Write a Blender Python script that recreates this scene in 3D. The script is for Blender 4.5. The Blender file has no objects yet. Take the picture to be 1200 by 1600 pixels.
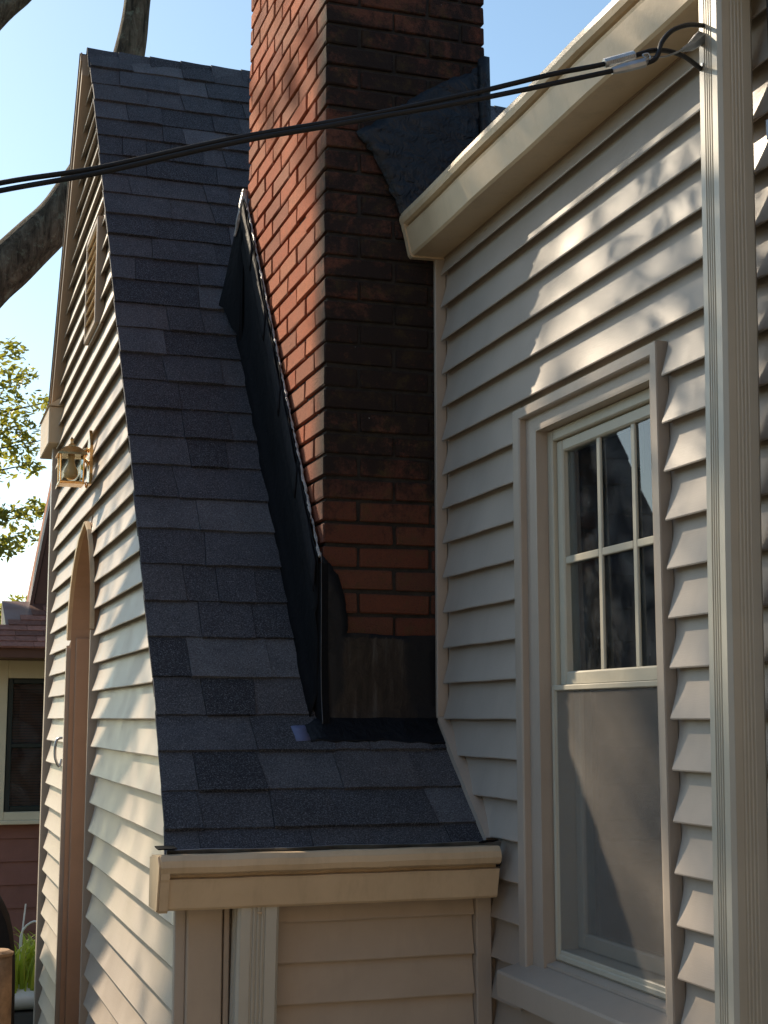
import bpy, bmesh, math, random
from mathutils import Vector, Matrix, noise
from mathutils.geometry import tessellate_polygon

R = random.Random(7)
scene = bpy.context.scene
col = scene.collection

# ------------------------------------------------------------------ camera
FPX, CX, CY = 2250.0, 600.0, 800.0          # focal length and centre, photo pixels
PITCH = math.atan(322 / FPX)
HEAD = math.atan(750 * math.cos(PITCH) / FPX)
CAM = Vector((0, 0, 1.6))
FW = Vector((math.sin(HEAD) * math.cos(PITCH), math.cos(HEAD) * math.cos(PITCH), math.sin(PITCH)))
RT = Vector((math.cos(HEAD), -math.sin(HEAD), 0))
UP = RT.cross(FW)
cd = bpy.data.cameras.new('camera')
cd.sensor_fit = 'VERTICAL'
cd.sensor_height = 24.0
cd.lens = 24.0 * FPX / 1600.0
cd.clip_start = 0.05
cd.clip_end = 2000
cam = bpy.data.objects.new('camera', cd)
col.objects.link(cam)
cam.matrix_world = Matrix(((RT.x, UP.x, -FW.x, CAM.x), (RT.y, UP.y, -FW.y, CAM.y), (RT.z, UP.z, -FW.z, CAM.z), (0, 0, 0, 1)))
scene.camera = cam


def at(u, v, d):
    """point at camera depth d metres seen at photo pixel u, v"""
    return CAM + (FW * FPX + RT * (u - CX) - UP * (v - CY)) * (d / FPX)


# ------------------------------------------------------------------ sky, sun, exposure
SUN = Vector((-1.0, 1.95, 1.50)).normalized()
world = bpy.data.worlds.new('World')
scene.world = world
world.use_nodes = True
wn = world.node_tree
bg = wn.nodes['Background']
sky = wn.nodes.new('ShaderNodeTexSky')
sky.sky_type = 'NISHITA'
sky.sun_disc = False
sky.sun_elevation = math.asin(SUN.z)
sky.sun_rotation = math.atan2(SUN.x, SUN.y)
sky.air_density = 1.0
sky.dust_density = 0.5
sky.ozone_density = 1.0
tint = wn.nodes.new('ShaderNodeMix')
tint.data_type = 'RGBA'
tint.blend_type = 'MULTIPLY'
tint.inputs[0].default_value = 1.0
tint.inputs[7].default_value = (.94, 1.0, .94, 1)      # the camera's cyan rendering of the whole sky
wn.links.new(sky.outputs[0], tint.inputs[6])
wn.links.new(tint.outputs[2], bg.inputs[0])
bg.inputs[1].default_value = 0.083
sl = bpy.data.lights.new('sun', 'SUN')
sl.energy = 3.7
sl.angle = math.radians(0.5)
sl.color = (1.0, 0.84, 0.63)
so = bpy.data.objects.new('sun', sl)
col.objects.link(so)
so.rotation_euler = (-SUN).to_track_quat('-Z', 'Y').to_euler()
so.location = (-6, 12, 14)
vs = scene.view_settings
vs.view_transform = 'Standard'
vs.look = 'None'
vs.gamma = 1.0
vs.use_curve_mapping = False
vs.exposure = 1.27


# ------------------------------------------------------------------ materials
def lin(c):
    return tuple(((x / 255) / 12.92 if x / 255 <= .04045 else ((x / 255 + .055) / 1.055) ** 2.4) for x in c)


class NT:
    def __init__(s, name):
        s.m = bpy.data.materials.new(name)
        s.m.use_nodes = True
        s.t = s.m.node_tree
        s.b = s.t.nodes['Principled BSDF']

    def n(s, typ, **kw):
        n = s.t.nodes.new('ShaderNode' + typ)
        for k, v in kw.items():
            setattr(n, k, v)
        return n

    def l(s, a, b):
        s.t.links.new(a, b)

    def coord(s, world=False, scale=(1, 1, 1), rnd=True):
        """object or world coordinates, shifted at random from object to object"""
        if world:
            o = s.n('NewGeometry').outputs['Position']
        else:
            o = s.n('TexCoord').outputs['Object']
        if rnd:
            oi = s.n('ObjectInfo')
            mu = s.n('Math', operation='MULTIPLY')
            mu.inputs[1].default_value = 57.3
            s.l(oi.outputs['Random'], mu.inputs[0])
            ad = s.n('VectorMath', operation='ADD')
            s.l(o, ad.inputs[0])
            s.l(mu.outputs[0], ad.inputs[1])
            o = ad.outputs[0]
        mp = s.n('VectorMath', operation='MULTIPLY')
        mp.inputs[1].default_value = scale
        s.l(o, mp.inputs[0])
        return mp.outputs[0]

    def noise(s, vec, scale, detail=4, rough=.6, dist=0):
        n = s.n('TexNoise')
        n.inputs['Scale'].default_value = scale
        n.inputs['Detail'].default_value = detail
        n.inputs['Roughness'].default_value = rough
        n.inputs['Distortion'].default_value = dist
        s.l(vec, n.inputs['Vector'])
        return n.outputs['Fac']

    def ramp(s, fac, stops):
        r = s.n('ValToRGB')
        e = r.color_ramp.elements
        while len(e) < len(stops):
            e.new(.5)
        for i, (p, c) in enumerate(stops):
            e[i].position = p
            e[i].color = (*c, 1) if len(c) == 3 else c
        s.l(fac, r.inputs[0])
        return r.outputs[0]

    def mix(s, fac, a, b, mode='MIX'):
        m = s.n('Mix', data_type='RGBA', blend_type=mode)
        for inp, v in ((m.inputs[0], fac), (m.inputs[6], a), (m.inputs[7], b)):
            if isinstance(v, (int, float)):
                inp.default_value = v
            elif isinstance(v, tuple):
                inp.default_value = (*v, 1)
            else:
                s.l(v, inp)
        return m.outputs[2]

    def bump(s, h, strength, dist=.01):
        b = s.n('Bump')
        b.inputs['Strength'].default_value = strength
        b.inputs['Distance'].default_value = dist
        s.l(h, b.inputs['Height'])
        s.l(b.outputs[0], s.b.inputs['Normal'])

    def set(s, **kw):
        for k, v in kw.items():
            i = s.b.inputs[k]
            if isinstance(v, (int, float)):
                i.default_value = v
            elif isinstance(v, tuple):
                i.default_value = (*v, 1)
            else:
                s.l(v, i)
        return s.m


def grey(v):
    return (v, v, v)


def painted(name, c, rough=.45, var=.12, dirt=.25, grain=(1, 1, 1), gs=90, bump=.12, spec=.4, worldc=True):
    """painted sheet or vinyl: faint blotches, run-off dirt, fine grain"""
    t = NT(name)
    v = t.coord(worldc, (1, 1, 1))
    a = t.noise(v, 5, 4, .6, .5)
    c1 = tuple(min(1, x * (1 + var)) for x in c)
    c2 = tuple(x * (1 - var) for x in c)
    base = t.ramp(a, [(.3, c2), (.7, c1)])
    v2 = t.coord(worldc, (9, 9, 1.6))
    d = t.noise(v2, 2.2, 6, .65)
    df = t.ramp(d, [(.5, grey(0)), (.78, grey(dirt))])
    base = t.mix(df, base, tuple(x * .55 for x in (c[0], c[1] * .96, c[2] * .88)))
    sp = t.noise(t.coord(worldc), 330, 2, .5)
    sf = t.ramp(sp, [(.74, grey(0)), (.8, grey(dirt))])
    base = t.mix(sf, base, tuple(x * .45 for x in c))
    g = t.noise(t.coord(worldc, grain), gs, 5, .6)
    t.bump(g, bump, .004)
    rr = t.ramp(a, [(.3, grey(rough - .06)), (.7, grey(rough + .08))])
    t.set(**{'Base Color': base, 'Roughness': rr, 'Specular IOR Level': spec})
    return t.m


SID = (.395, .335, .28)
M = {}
M['siding_x'] = painted('siding along y', SID, .42, .07, .16, (14, .9, 14), 30, .07)
M['siding_y'] = painted('siding along x', (.43, .345, .265), .45, .07, .16, (.9, 14, 14), 30, .07)  # same siding, warmed: bounced light on the front wall put into its colour
M['trim'] = painted('siding trim', (.40, .335, .275), .4, .05, .14)
M['tan'] = painted('tan gutter paint', (.58, .44, .285), .38, .08, .4)
M['tan_pipe'] = painted('tan downspout paint', (.46, .43, .36), .34, .06, .22, (8, 8, .5), 30, .08)
M['brown'] = painted('brown door paint', (.43, .28, .185), .5, .08, .2)
M['rakebrown'] = painted('rake board paint', (.30, .22, .155), .5, .08, .2)
M['cream'] = painted('cream window vinyl', (.48, .44, .35), .35, .05, .2)
M['ncream'] = painted('pale neighbour trim', (.74, .62, .42), .5, .05, .15)
M['nred'] = painted('neighbour red brown paint', (.26, .105, .075), .55, .12, .2, (.9, 9, 9), 12, .2)
M['nfascia'] = painted('neighbour fascia paint', (.13, .055, .035), .5, .1, .2)
M['ngreen'] = painted('dark green sash paint', (.012, .022, .02), .4, .1, .1)
M['white'] = painted('white resin', (.70, .69, .66), .4, .04, .2)


def m_brick():
    t = NT('brick')
    oi = t.n('ObjectInfo')
    c = t.ramp(oi.outputs['Random'], [(0, (.33, .072, .030)), (.25, (.43, .110, .046)), (.45, (.27, .085, .045)), (.62, (.49, .150, .068)),
                                      (.8, (.31, .115, .065)), (1, (.24, .056, .028))])
    v = t.coord(False)
    n1 = t.noise(v, 55, 5, .7)
    c = t.mix(t.ramp(n1, [(.40, grey(0)), (.72, grey(.5))]), c, (.20, .085, .05))
    n2 = t.noise(v, 260, 3, .75)
    c = t.mix(t.ramp(n2, [(.60, grey(0)), (.72, grey(.5))]), c, (.55, .30, .17))
    c = t.mix(t.ramp(n2, [(.32, grey(.85)), (.44, grey(0))]), c, (.06, .028, .02))
    # soot and lichen grown on the weather side of the stack (its face to the yard) and on the arris
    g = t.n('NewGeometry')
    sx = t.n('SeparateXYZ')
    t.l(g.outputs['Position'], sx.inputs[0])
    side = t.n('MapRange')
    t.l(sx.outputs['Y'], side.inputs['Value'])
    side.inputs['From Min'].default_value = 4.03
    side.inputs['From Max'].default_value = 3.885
    pos = t.coord(True, (1, 1, 1), rnd=False)
    s1 = t.noise(pos, 3.2, 7, .72, .4)
    zr = t.n('MapRange')
    t.l(sx.outputs['Z'], zr.inputs['Value'])
    zr.inputs['From Min'].default_value = 1.6
    zr.inputs['From Max'].default_value = 4.0
    band = t.ramp(zr.outputs[0], [(.0, grey(.0)), (.16, grey(.05)), (.30, grey(.29)), (.58, grey(.27)), (.72, grey(.24)), (1, grey(.2))])
    ad = t.n('Math', operation='ADD')
    t.l(s1, ad.inputs[0])
    t.l(band, ad.inputs[1])
    fine = t.noise(pos, 38, 6, .8)
    mf = t.n('Math', operation='MULTIPLY_ADD')
    t.l(fine, mf.inputs[0])
    mf.inputs[1].default_value = .45
    t.l(ad.outputs[0], mf.inputs[2])
    soot = t.ramp(mf.outputs[0], [(.84, grey(0)), (.98, grey(.92))])
    mu = t.n('Math', operation='MULTIPLY')
    t.l(soot, mu.inputs[0])
    t.l(side.outputs[0], mu.inputs[1])
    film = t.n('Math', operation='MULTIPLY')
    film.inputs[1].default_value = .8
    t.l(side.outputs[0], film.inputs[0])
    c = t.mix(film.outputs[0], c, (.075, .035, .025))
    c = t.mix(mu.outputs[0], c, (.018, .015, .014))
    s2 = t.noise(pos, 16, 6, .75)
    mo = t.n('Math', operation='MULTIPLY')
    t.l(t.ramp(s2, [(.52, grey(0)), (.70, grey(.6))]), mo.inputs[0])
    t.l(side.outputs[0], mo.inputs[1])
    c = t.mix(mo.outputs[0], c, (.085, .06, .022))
    w = t.noise(pos, 60, 3, .5)
    c = t.mix(t.ramp(w, [(.755, grey(0)), (.78, grey(.7))]), c, (.45, .42, .38))
    t.bump(t.noise(v, 160, 5, .75), 1.0, .006)
    t.set(**{'Base Color': c, 'Roughness': .9, 'Specular IOR Level': .2})
    return t.m


M['brick'] = m_brick()


def m_rough(name, c, var=.4, sc=30, rough=.9, bump=.5, bs=150, spec=.25, objvar=0):
    t = NT(name)
    v = t.coord(True, rnd=False)
    a = t.noise(v, sc, 6, .7)
    base = t.ramp(a, [(.3, tuple(x * (1 - var) for x in c)), (.7, tuple(x * (1 + var) for x in c))])
    if objvar:
        oi = t.n('ObjectInfo')
        o = t.ramp(oi.outputs['Random'], [(0, grey(1 - objvar)), (1, grey(1 + objvar))])
        base = t.mix(1.0, base, o, 'MULTIPLY')
    t.bump(t.noise(v, bs, 4, .7), bump, .005)
    t.set(**{'Base Color': base, 'Roughness': rough, 'Specular IOR Level': spec})
    return t.m


M['mortar'] = m_rough('mortar', (.032, .028, .025), .45)


def m_shingle():
    t = NT('shingle')
    oi = t.n('ObjectInfo')
    c = t.ramp(oi.outputs['Random'], [(0, (.022, .023, .028)), (.2, (.050, .051, .057)), (.38, (.100, .099, .104)), (.52, (.028, .029, .035)),
                                      (.66, (.096, .088, .088)), (.8, (.052, .053, .062)), (.92, (.140, .137, .140)), (1, (.034, .034, .040))])
    v = t.coord(True)
    a = t.noise(v, 9, 5, .65)
    c = t.mix(t.ramp(a, [(.3, grey(.5)), (.65, grey(0))]), c, (.018, .018, .023))
    g = t.noise(v, 270, 3, .8)
    c = t.mix(t.ramp(g, [(.52, grey(0)), (.66, grey(.7))]), c, (.28, .28, .28))
    c = t.mix(t.ramp(g, [(.32, grey(.85)), (.46, grey(0))]), c, (.004, .004, .006))
    c = t.mix(1.0, c, (.82, .86, .94), 'MULTIPLY')
    t.bump(g, .8, .003)
    t.set(**{'Base Color': c, 'Roughness': .82, 'Specular IOR Level': .3})
    return t.m


M['shingle'] = m_shingle()
M['shingle_core'] = m_rough('roof underlay', (.02, .02, .022), .3)


def m_tar(name, c, r0, r1, bump, sc=9, spec=.4):
    t = NT(name)
    v = t.coord(True, rnd=False)
    a = t.noise(v, sc, 6, .65, .6)
    base = t.ramp(a, [(.35, c), (.72, tuple(x * 2.2 + .001 for x in c))])
    sp = t.noise(v, 210, 2, .5)
    base = t.mix(t.ramp(sp, [(.76, grey(0)), (.8, grey(.6))]), base, (.16, .16, .17))
    t.bump(t.noise(v, 26, 5, .6, .8), bump, .02)
    t.set(**{'Base Color': base, 'Roughness': t.ramp(a, [(.3, grey(r0)), (.75, grey(r1))]), 'Specular IOR Level': spec})
    return t.m


M['tar'] = m_tar('roof tar', (.003, .0037, .0055), .42, .8, .5, 9, .16)
M['tar_gloss'] = m_tar('glossy roof tar', (.0022, .003, .005), .25, .7, .6, 5, .38)
M['lap'] = m_tar('membrane lap', (.0045, .0042, .0055), .6, .85, .3, 8, .15)


def m_worn_sheen():
    """black roof tar worn through to brown metal in a bell-shaped patch, its sheen painted in"""
    t = NT('worn tar sheen')
    g = t.n('NewGeometry')
    sx = t.n('SeparateXYZ')
    t.l(g.outputs['Position'], sx.inputs[0])

    def ma(op, a, b, c=None):
        n = t.n('Math', operation=op)
        for i_, q_ in enumerate((a, b, c)):
            if q_ is None:
                continue
            if isinstance(q_, (int, float)):
                n.inputs[i_].default_value = q_
            else:
                t.l(q_, n.inputs[i_])
        return n.outputs[0]
    v = t.coord(True, (3.0, 1, .8), rnd=False)
    nz_ = t.noise(v, 16, 6, .7)
    dx = ma('ABSOLUTE', ma('SUBTRACT', sx.outputs['X'], 1.25), 0)
    flare = ma('MULTIPLY', ma('MAXIMUM', ma('SUBTRACT', 1.69, sx.outputs['Z']), 0), .34)
    e = ma('SUBTRACT', ma('SUBTRACT', dx, flare), ma('MULTIPLY', nz_, .05))
    inside = t.ramp(e, [(.055, grey(1)), (.075, grey(0))])
    lowz = ma('LESS_THAN', ma('ADD', sx.outputs['Z'], ma('MULTIPLY', nz_, .03)), 1.838)
    msk = ma('MULTIPLY', inside, lowz)
    n2 = t.noise(t.coord(True, (7, 1, 1), rnd=False), 6, 5, .6)
    brown = t.ramp(n2, [(.3, (.010, .008, .008)), (.55, (.028, .023, .020)), (.75, (.065, .061, .060))])  # brown metal, the patch's sheen painted as paler streaks
    c = t.mix(msk, (.003, .0038, .006), brown)
    t.bump(t.noise(t.coord(True, rnd=False), 26, 5, .6, .8), .3, .01)
    t.set(**{'Base Color': c, 'Roughness': t.ramp(msk, [(0, grey(.6)), (1, grey(.42))]), 'Specular IOR Level': .3, 'Metallic': ma('MULTIPLY', msk, .35)})
    return t.m


M['worn'] = m_worn_sheen()
M['membrane'] = m_tar('black membrane', (.003, .0032, .004), .72, .95, .25, 6, .12)
M['bead'] = m_tar('glint bead', (.22, .21, .20), .25, .5, .8, 40)  # roof cement, its colour lightened to stand in for sun sparkle


def m_metal(name, c, rough, bump=.05, var=.3, metallic=1.0):
    t = NT(name)
    v = t.coord(True, rnd=False)
    a = t.noise(v, 14, 5, .6, .5)
    base = t.ramp(a, [(.3, tuple(x * (1 - var) for x in c)), (.7, tuple(min(1, x * (1 + var)) for x in c))])
    t.bump(t.noise(v, 30, 3, .5), bump, .01)
    t.set(**{'Base Color': base, 'Roughness': t.ramp(a, [(.3, grey(rough)), (.7, grey(rough + .15))]), 'Metallic': metallic})
    return t.m


M['bronze'] = m_metal('brown coil metal', (.045, .034, .028), .30, .2, .5, .6)
M['alu'] = m_metal('blue foil tape', (.10, .115, .21), .5, .1, .2, .2)
M['steel'] = m_metal('galvanised steel', (.42, .43, .44), .38, .2, .3)
M['darksteel'] = m_metal('dull steel edge', (.10, .11, .125), .5, .2, .3)
M['brass'] = m_metal('polished brass', (.72, .46, .19), .16, .05, .15)
M['cable'] = m_rough('black cable rubber', (.008, .008, .009), .3, 40, .6, .2, 200, .3)
M['bulb'] = NT('frosted bulb').set(**{'Base Color': (.88, .60, .30), 'Roughness': .35})


def m_bark():
    t = NT('bark')
    a = t.noise(t.coord(True, (5, 5, 1.1), rnd=False), 2.6, 7, .72, .7)
    b = t.noise(t.coord(True, (1, 1, 1), rnd=False), 9, 6, .75)
    c = t.ramp(a, [(.34, (.028, .022, .017)), (.5, (.10, .078, .058)), (.68, (.20, .165, .125))])
    c = t.mix(t.ramp(b, [(.54, grey(0)), (.66, grey(.7))]), c, (.23, .25, .19))
    c = t.mix(t.ramp(b, [(.32, grey(.6)), (.44, grey(0))]), c, (.035, .04, .022))
    t.bump(a, 1.0, .09)
    t.set(**{'Base Color': c, 'Roughness': .95, 'Specular IOR Level': .15})
    return t.m


M['bark'] = m_bark()
M['soil'] = m_rough('ground cover', (.085, .085, .055), .35, 2.5, .95, .6, 40)
M['concrete'] = m_rough('worn asphalt drive', (.085, .08, .074), .25, 1.5, .9, .3, 60)
M['weathered'] = m_rough('weathered wood', (.24, .15, .085), .5, 12, .85, .7, 60)
M['darkcloth'] = m_rough('black cover cloth', (.012, .012, .013), .3, 20, .8, .3, 60)
M['tanwall'] = m_rough('tan render', (.50, .42, .32), .12, 3, .9, .2, 60)
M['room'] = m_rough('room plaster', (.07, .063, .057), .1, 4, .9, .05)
M['nshingle'] = m_rough('neighbour roof shingle', (.27, .115, .08), .35, 30, .9, .6, 120, .2, .4)
M['nshake'] = m_rough('neighbour cedar shingle', (.34, .14, .085), .3, 14, .9, .6, 60, .2, .3)


def m_glass(name, dusty=.0, ior=1.65):
    t = NT(name)
    t.t.nodes.remove(t.b)
    out = t.t.nodes['Material Output']
    fr = t.n('Fresnel')
    fr.inputs[0].default_value = ior
    tr = t.n('BsdfTransparent')
    tr.inputs[0].default_value = (.82, .85, .84, 1)
    gl = t.n('BsdfGlossy')
    gl.inputs['Roughness'].default_value = .015
    gl.inputs[0].default_value = (.95, .97, 1, 1)
    mx = t.n('MixShader')
    t.l(fr.outputs[0], mx.inputs[0])
    t.l(tr.outputs[0], mx.inputs[1])
    t.l(gl.outputs[0], mx.inputs[2])
    if dusty:
        v = t.coord(True, rnd=False)
        a = t.noise(v, 7, 6, .7, 1.2)
        b = t.noise(v, 130, 2, .5)
        d = t.n('BsdfDiffuse')
        d.inputs[0].default_value = (.5, .5, .5, 1)
        f1 = t.ramp(a, [(.42, grey(.008)), (.75, grey(dusty))])
        f2 = t.ramp(b, [(.72, grey(0)), (.76, grey(.35))])
        mm = t.mix(1.0, f1, f2, 'ADD')
        m2 = t.n('MixShader')
        t.l(mm, m2.inputs[0])
        t.l(mx.outputs[0], m2.inputs[1])
        t.l(d.outputs[0], m2.inputs[2])
        mx = m2
    t.l(mx.outputs[0], out.inputs[0])
    return t.m


M['glass'] = m_glass('window glass', .10)
M['clearglass'] = m_glass('lantern glass', 0, 1.22)


def m_screen():
    t = NT('insect screen')
    t.t.nodes.remove(t.b)
    out = t.t.nodes['Material Output']
    d = t.n('BsdfDiffuse')
    v = t.coord(True, (1, 25, 160), rnd=False)
    a = t.noise(v, 3, 4, .7)
    t.l(t.ramp(a, [(.3, (.20, .183, .166)), (.7, (.30, .275, .25))]), d.inputs[0])
    tr = t.n('BsdfTransparent')
    mx = t.n('MixShader')
    mx.inputs[0].default_value = .30
    t.l(tr.outputs[0], mx.inputs[1])
    t.l(d.outputs[0], mx.inputs[2])
    t.l(mx.outputs[0], out.inputs[0])
    return t.m


M['screen'] = m_screen()


def m_leaf(name, c1, c2, trans):
    t = NT(name)
    g = t.n('NewGeometry')
    c = t.ramp(g.outputs['Random Per Island'], [(0, c1), (1, c2)])
    tl = t.n('BsdfTranslucent')
    t.l(t.mix(.55, c, trans), tl.inputs[0])
    t.set(**{'Base Color': c, 'Roughness': .5})
    mx = t.n('MixShader')
    mx.inputs[0].default_value = .45
    t.l(t.b.outputs[0], mx.inputs[1])
    t.l(tl.outputs[0], mx.inputs[2])
    t.l(mx.outputs[0], t.t.nodes['Material Output'].inputs[0])
    return t.m


M['leaf'] = m_leaf('leaf', (.05, .085, .015), (.24, .22, .035), (.5, .48, .05))
M['leafdark'] = m_leaf('crown leaf', (.03, .06, .015), (.07, .10, .02), (.2, .3, .05))
M['blade'] = m_leaf('strap leaf', (.20, .30, .03), (.52, .52, .06), (.7, .75, .06))

# ------------------------------------------------------------------ helpers


def link(name, me, mat, parent=None, smooth=False):
    if mat is not None:
        me.materials.append(M[mat] if isinstance(mat, str) else mat)
    if smooth:
        me.polygons.foreach_set('use_smooth', [True] * len(me.polygons))
    o = bpy.data.objects.new(name, me)
    col.objects.link(o)
    if parent is not None:
        o.parent = parent
    return o


def tag(o, label=None, cat=None, group=None, kind=None):
    for k, v in (('label', label), ('category', cat), ('group', group), ('kind', kind)):
        if v:
            o[k] = v
    return o


def empty(name, loc=(0, 0, 0)):
    o = bpy.data.objects.new(name, None)
    o.empty_display_size = .2
    col.objects.link(o)
    return o


class MB:
    """collects shapes for one mesh"""

    def __init__(s):
        s.v, s.f = [], []

    def add(s, vs, fs):
        k = len(s.v)
        s.v += [tuple(p) for p in vs]
        s.f += [tuple(i + k for i in f) for f in fs]
        return s

    def box(s, x0, x1, y0, y1, z0, z1, c=.0):
        """box, chamfered by c"""
        if c <= 0:
            vs = [(x, y, z) for x in (x0, x1) for y in (y0, y1) for z in (z0, z1)]
            return s.add(vs, [(0, 1, 3, 2), (4, 6, 7, 5), (0, 4, 5, 1), (2, 3, 7, 6), (0, 2, 6, 4), (1, 5, 7, 3)])
        bm = bmesh.new()
        bmesh.ops.create_cube(bm, size=1)
        for q in bm.verts:
            q.co = ((x0 + x1) / 2 + q.co.x * (x1 - x0), (y0 + y1) / 2 + q.co.y * (y1 - y0), (z0 + z1) / 2 + q.co.z * (z1 - z0))
        bmesh.ops.bevel(bm, geom=bm.edges[:], offset=c, segments=1, affect='EDGES')
        bm.verts.index_update()
        s.add([q.co for q in bm.verts], [[q.index for q in f.verts] for f in bm.faces])
        bm.free()
        return s

    def prism(s, outer, holes, to3, a0, a1):
        """polygon (with holes) in 2D swept from a0 to a1; to3(p, q, a) gives 3D"""
        loops = [outer] + holes
        pts = [p for l in loops for p in l]
        tris = tessellate_polygon([[Vector((p[0], p[1], 0)) for p in l] for l in loops])
        n = len(pts)
        vs = [to3(p[0], p[1], a0) for p in pts] + [to3(p[0], p[1], a1) for p in pts]
        fs = [tuple(t) for t in tris] + [tuple(i + n for i in reversed(t)) for t in tris]
        k = 0
        for l in loops:
            m = len(l)
            for i in range(m):
                j = (i + 1) % m
                fs.append((k + i, k + j, n + k + j, n + k + i))
            k += m
        return s.add(vs, fs)

    def tube(s, pts, rad, seg=8, cap=True):
        pts = [Vector(p) for p in pts]
        n = len(pts)
        if not hasattr(rad, '__len__'):
            rad = [rad] * n
        t0 = (pts[1] - pts[0]).normalized()
        a = t0.orthogonal().normalized()
        vs = []
        for i, p in enumerate(pts):
            t = (pts[min(i + 1, n - 1)] - pts[max(i - 1, 0)]).normalized()
            a = (a - t * a.dot(t)).normalized()
            b = t.cross(a)
            for k in range(seg):
                w = 2 * math.pi * k / seg
                vs.append(p + (a * math.cos(w) + b * math.sin(w)) * rad[i])
        fs = [(i * seg + k, i * seg + (k + 1) % seg, (i + 1) * seg + (k + 1) % seg, (i + 1) * seg + k) for i in range(n - 1) for k in range(seg)]
        if cap:
            fs += [tuple(reversed(range(seg))), tuple(range((n - 1) * seg, n * seg))]
        return s.add(vs, fs)

    def lathe(s, c, prof, seg=16):
        """prof: (radius, z) rows about the vertical through c"""
        vs = [(c[0] + r * math.cos(2 * math.pi * k / seg), c[1] + r * math.sin(2 * math.pi * k / seg), c[2] + z) for r, z in prof for k in range(seg)]
        fs = [(i * seg + k, i * seg + (k + 1) % seg, (i + 1) * seg + (k + 1) % seg, (i + 1) * seg + k) for i in range(len(prof) - 1) for k in range(seg)]
        return s.add(vs, fs)

    def sheet(s, grid):
        h, w = len(grid), len(grid[0])
        return s.add([p for r in grid for p in r], [(i * w + j, i * w + j + 1, (i + 1) * w + j + 1, (i + 1) * w + j) for i in range(h - 1) for j in range(w - 1)])

    def build(s, name, mat, parent=None, smooth=False, thick=0, recalc=True):
        me = bpy.data.meshes.new(name)
        me.from_pydata(s.v, [], s.f)
        if recalc:
            bm = bmesh.new()
            bm.from_mesh(me)
            bmesh.ops.recalc_face_normals(bm, faces=bm.faces[:])
            bm.to_mesh(me)
            bm.free()
        o = link(name, me, mat, parent, smooth)
        if thick:
            q = o.modifiers.new('sheet', 'SOLIDIFY')
            q.thickness = thick
            q.offset = 0
        return o


def smooth_pts(pts, k=6):
    """Catmull-Rom through points"""
    P = [Vector(p) for p in pts]
    P = [P[0] * 2 - P[1]] + P + [P[-1] * 2 - P[-2]]
    out = []
    for i in range(1, len(P) - 2):
        for j in range(k):
            t = j / k
            a, b, c, d = P[i - 1], P[i], P[i + 1], P[i + 2]
            out.append(.5 * ((2 * b) + (c - a) * t + (2 * a - 5 * b + 4 * c - d) * t * t + (3 * b - a - 3 * c + d) * t ** 3))
    out.append(P[-2])
    return out


# ------------------------------------------------------------------ layout of the house (metres)
XL, XR = .667, 1.467            # gable wall plane, window wall plane (both face -x)
XC, XC1, YC, YC1 = 1.10, 1.607, 3.88, 4.90      # chimney stack
YF = 3.535                      # low front wall under the gutter
PROF = [(3.47, 1.236), (3.55, 1.305), (3.70, 1.434), (3.88, 1.594), (4.04, 1.80), (4.339, 2.205), (4.685, 2.665), (5.039, 3.13), (5.467, 3.69), (5.705, 4.0), (6.087, 4.504)]
RIDGE = (6.087, 4.504)
FAR = (7.22, 2.94)              # eave of the far slope


def roof_z(y):
    for (a, b), (c, d) in zip(PROF, PROF[1:]):
        if y <= c:
            return b + (d - b) * (y - a) / (c - a)
    return PROF[-1][1]


def roof_y(z):
    for (a, b), (c, d) in zip(PROF, PROF[1:]):
        if z <= d:
            return max(a + (c - a) * (z - b) / (d - b), PROF[0][0])
    return PROF[-1][0]


def far_y(z):
    return RIDGE[0] + (RIDGE[1] - z) / (RIDGE[1] - FAR[1]) * (FAR[0] - RIDGE[0])


EXPO = .0995
RELIEF = .0235
ROWS = [0, .12, .26, .42, .58, .72, .84, .93, 1.0]


def plank(name, z0, ends, to3, mat, parent, expo=EXPO, seed=0):
    """one course of lap siding; ends(z) -> (s0, s1); face curls out towards its butt edge at z0"""
    vs, fs = [], []
    wav = R.uniform(-.0012, .0012)
    rows = []
    for t in ROWS:
        z = z0 + expo * (1 - t) + (.004 if t == 0 else 0)
        rows.append((z, .001 + RELIEF * t ** 1.4 + wav * t))
    m = MB()
    g = []
    for z, d in rows:
        s0, s1 = ends(z)
        n = 5
        g.append([to3(s0 + (s1 - s0) * k / n, z + .0007 * math.sin(seed + k * 2.1), d) for k in range(n + 1)])
    m.sheet(g)
    z, d = rows[-1]
    s0, s1 = ends(z)
    n = 5
    butt = []
    for dz, dd in ((0, 0), (-.0028, -.0008), (-.0030, -.0035), (.014, -.0055), (.017, -.0215)):
        butt.append([to3(s0 + (s1 - s0) * k / n, z + dz + .0007 * math.sin(seed + k * 2.1), d + dd) for k in range(n + 1)])
    m.sheet(butt)
    # closing ends
    for e in (0, 1):
        pts = [to3(ends(z)[e], z, d) for z, d in rows] + [to3(ends(rows[-1][0])[e], rows[-1][0], 0)]
        m.add(pts, [tuple(range(len(pts)))])
    return m.build(name, mat, parent, smooth=False, recalc=False)


def smooth_planks(o):
    o.data.polygons.foreach_set('use_smooth', [i < 40 for i in range(len(o.data.polygons))])


# ------------------------------------------------------------------ ground
m = MB()
N = 24
m.sheet([[(-400 + 800 * i / N, -300 + 800 * j / N, 0) for i in range(N + 1)] for j in range(N + 1)])
tag(m.build('ground', 'soil'), kind='structure')
m = MB()
m.sheet([[(-9 + 10.3 * i / 6, -14 + 17.3 * j / 8, .004) for i in range(7)] for j in range(9)])
tag(m.build('driveway', 'concrete'), kind='structure')

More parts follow.
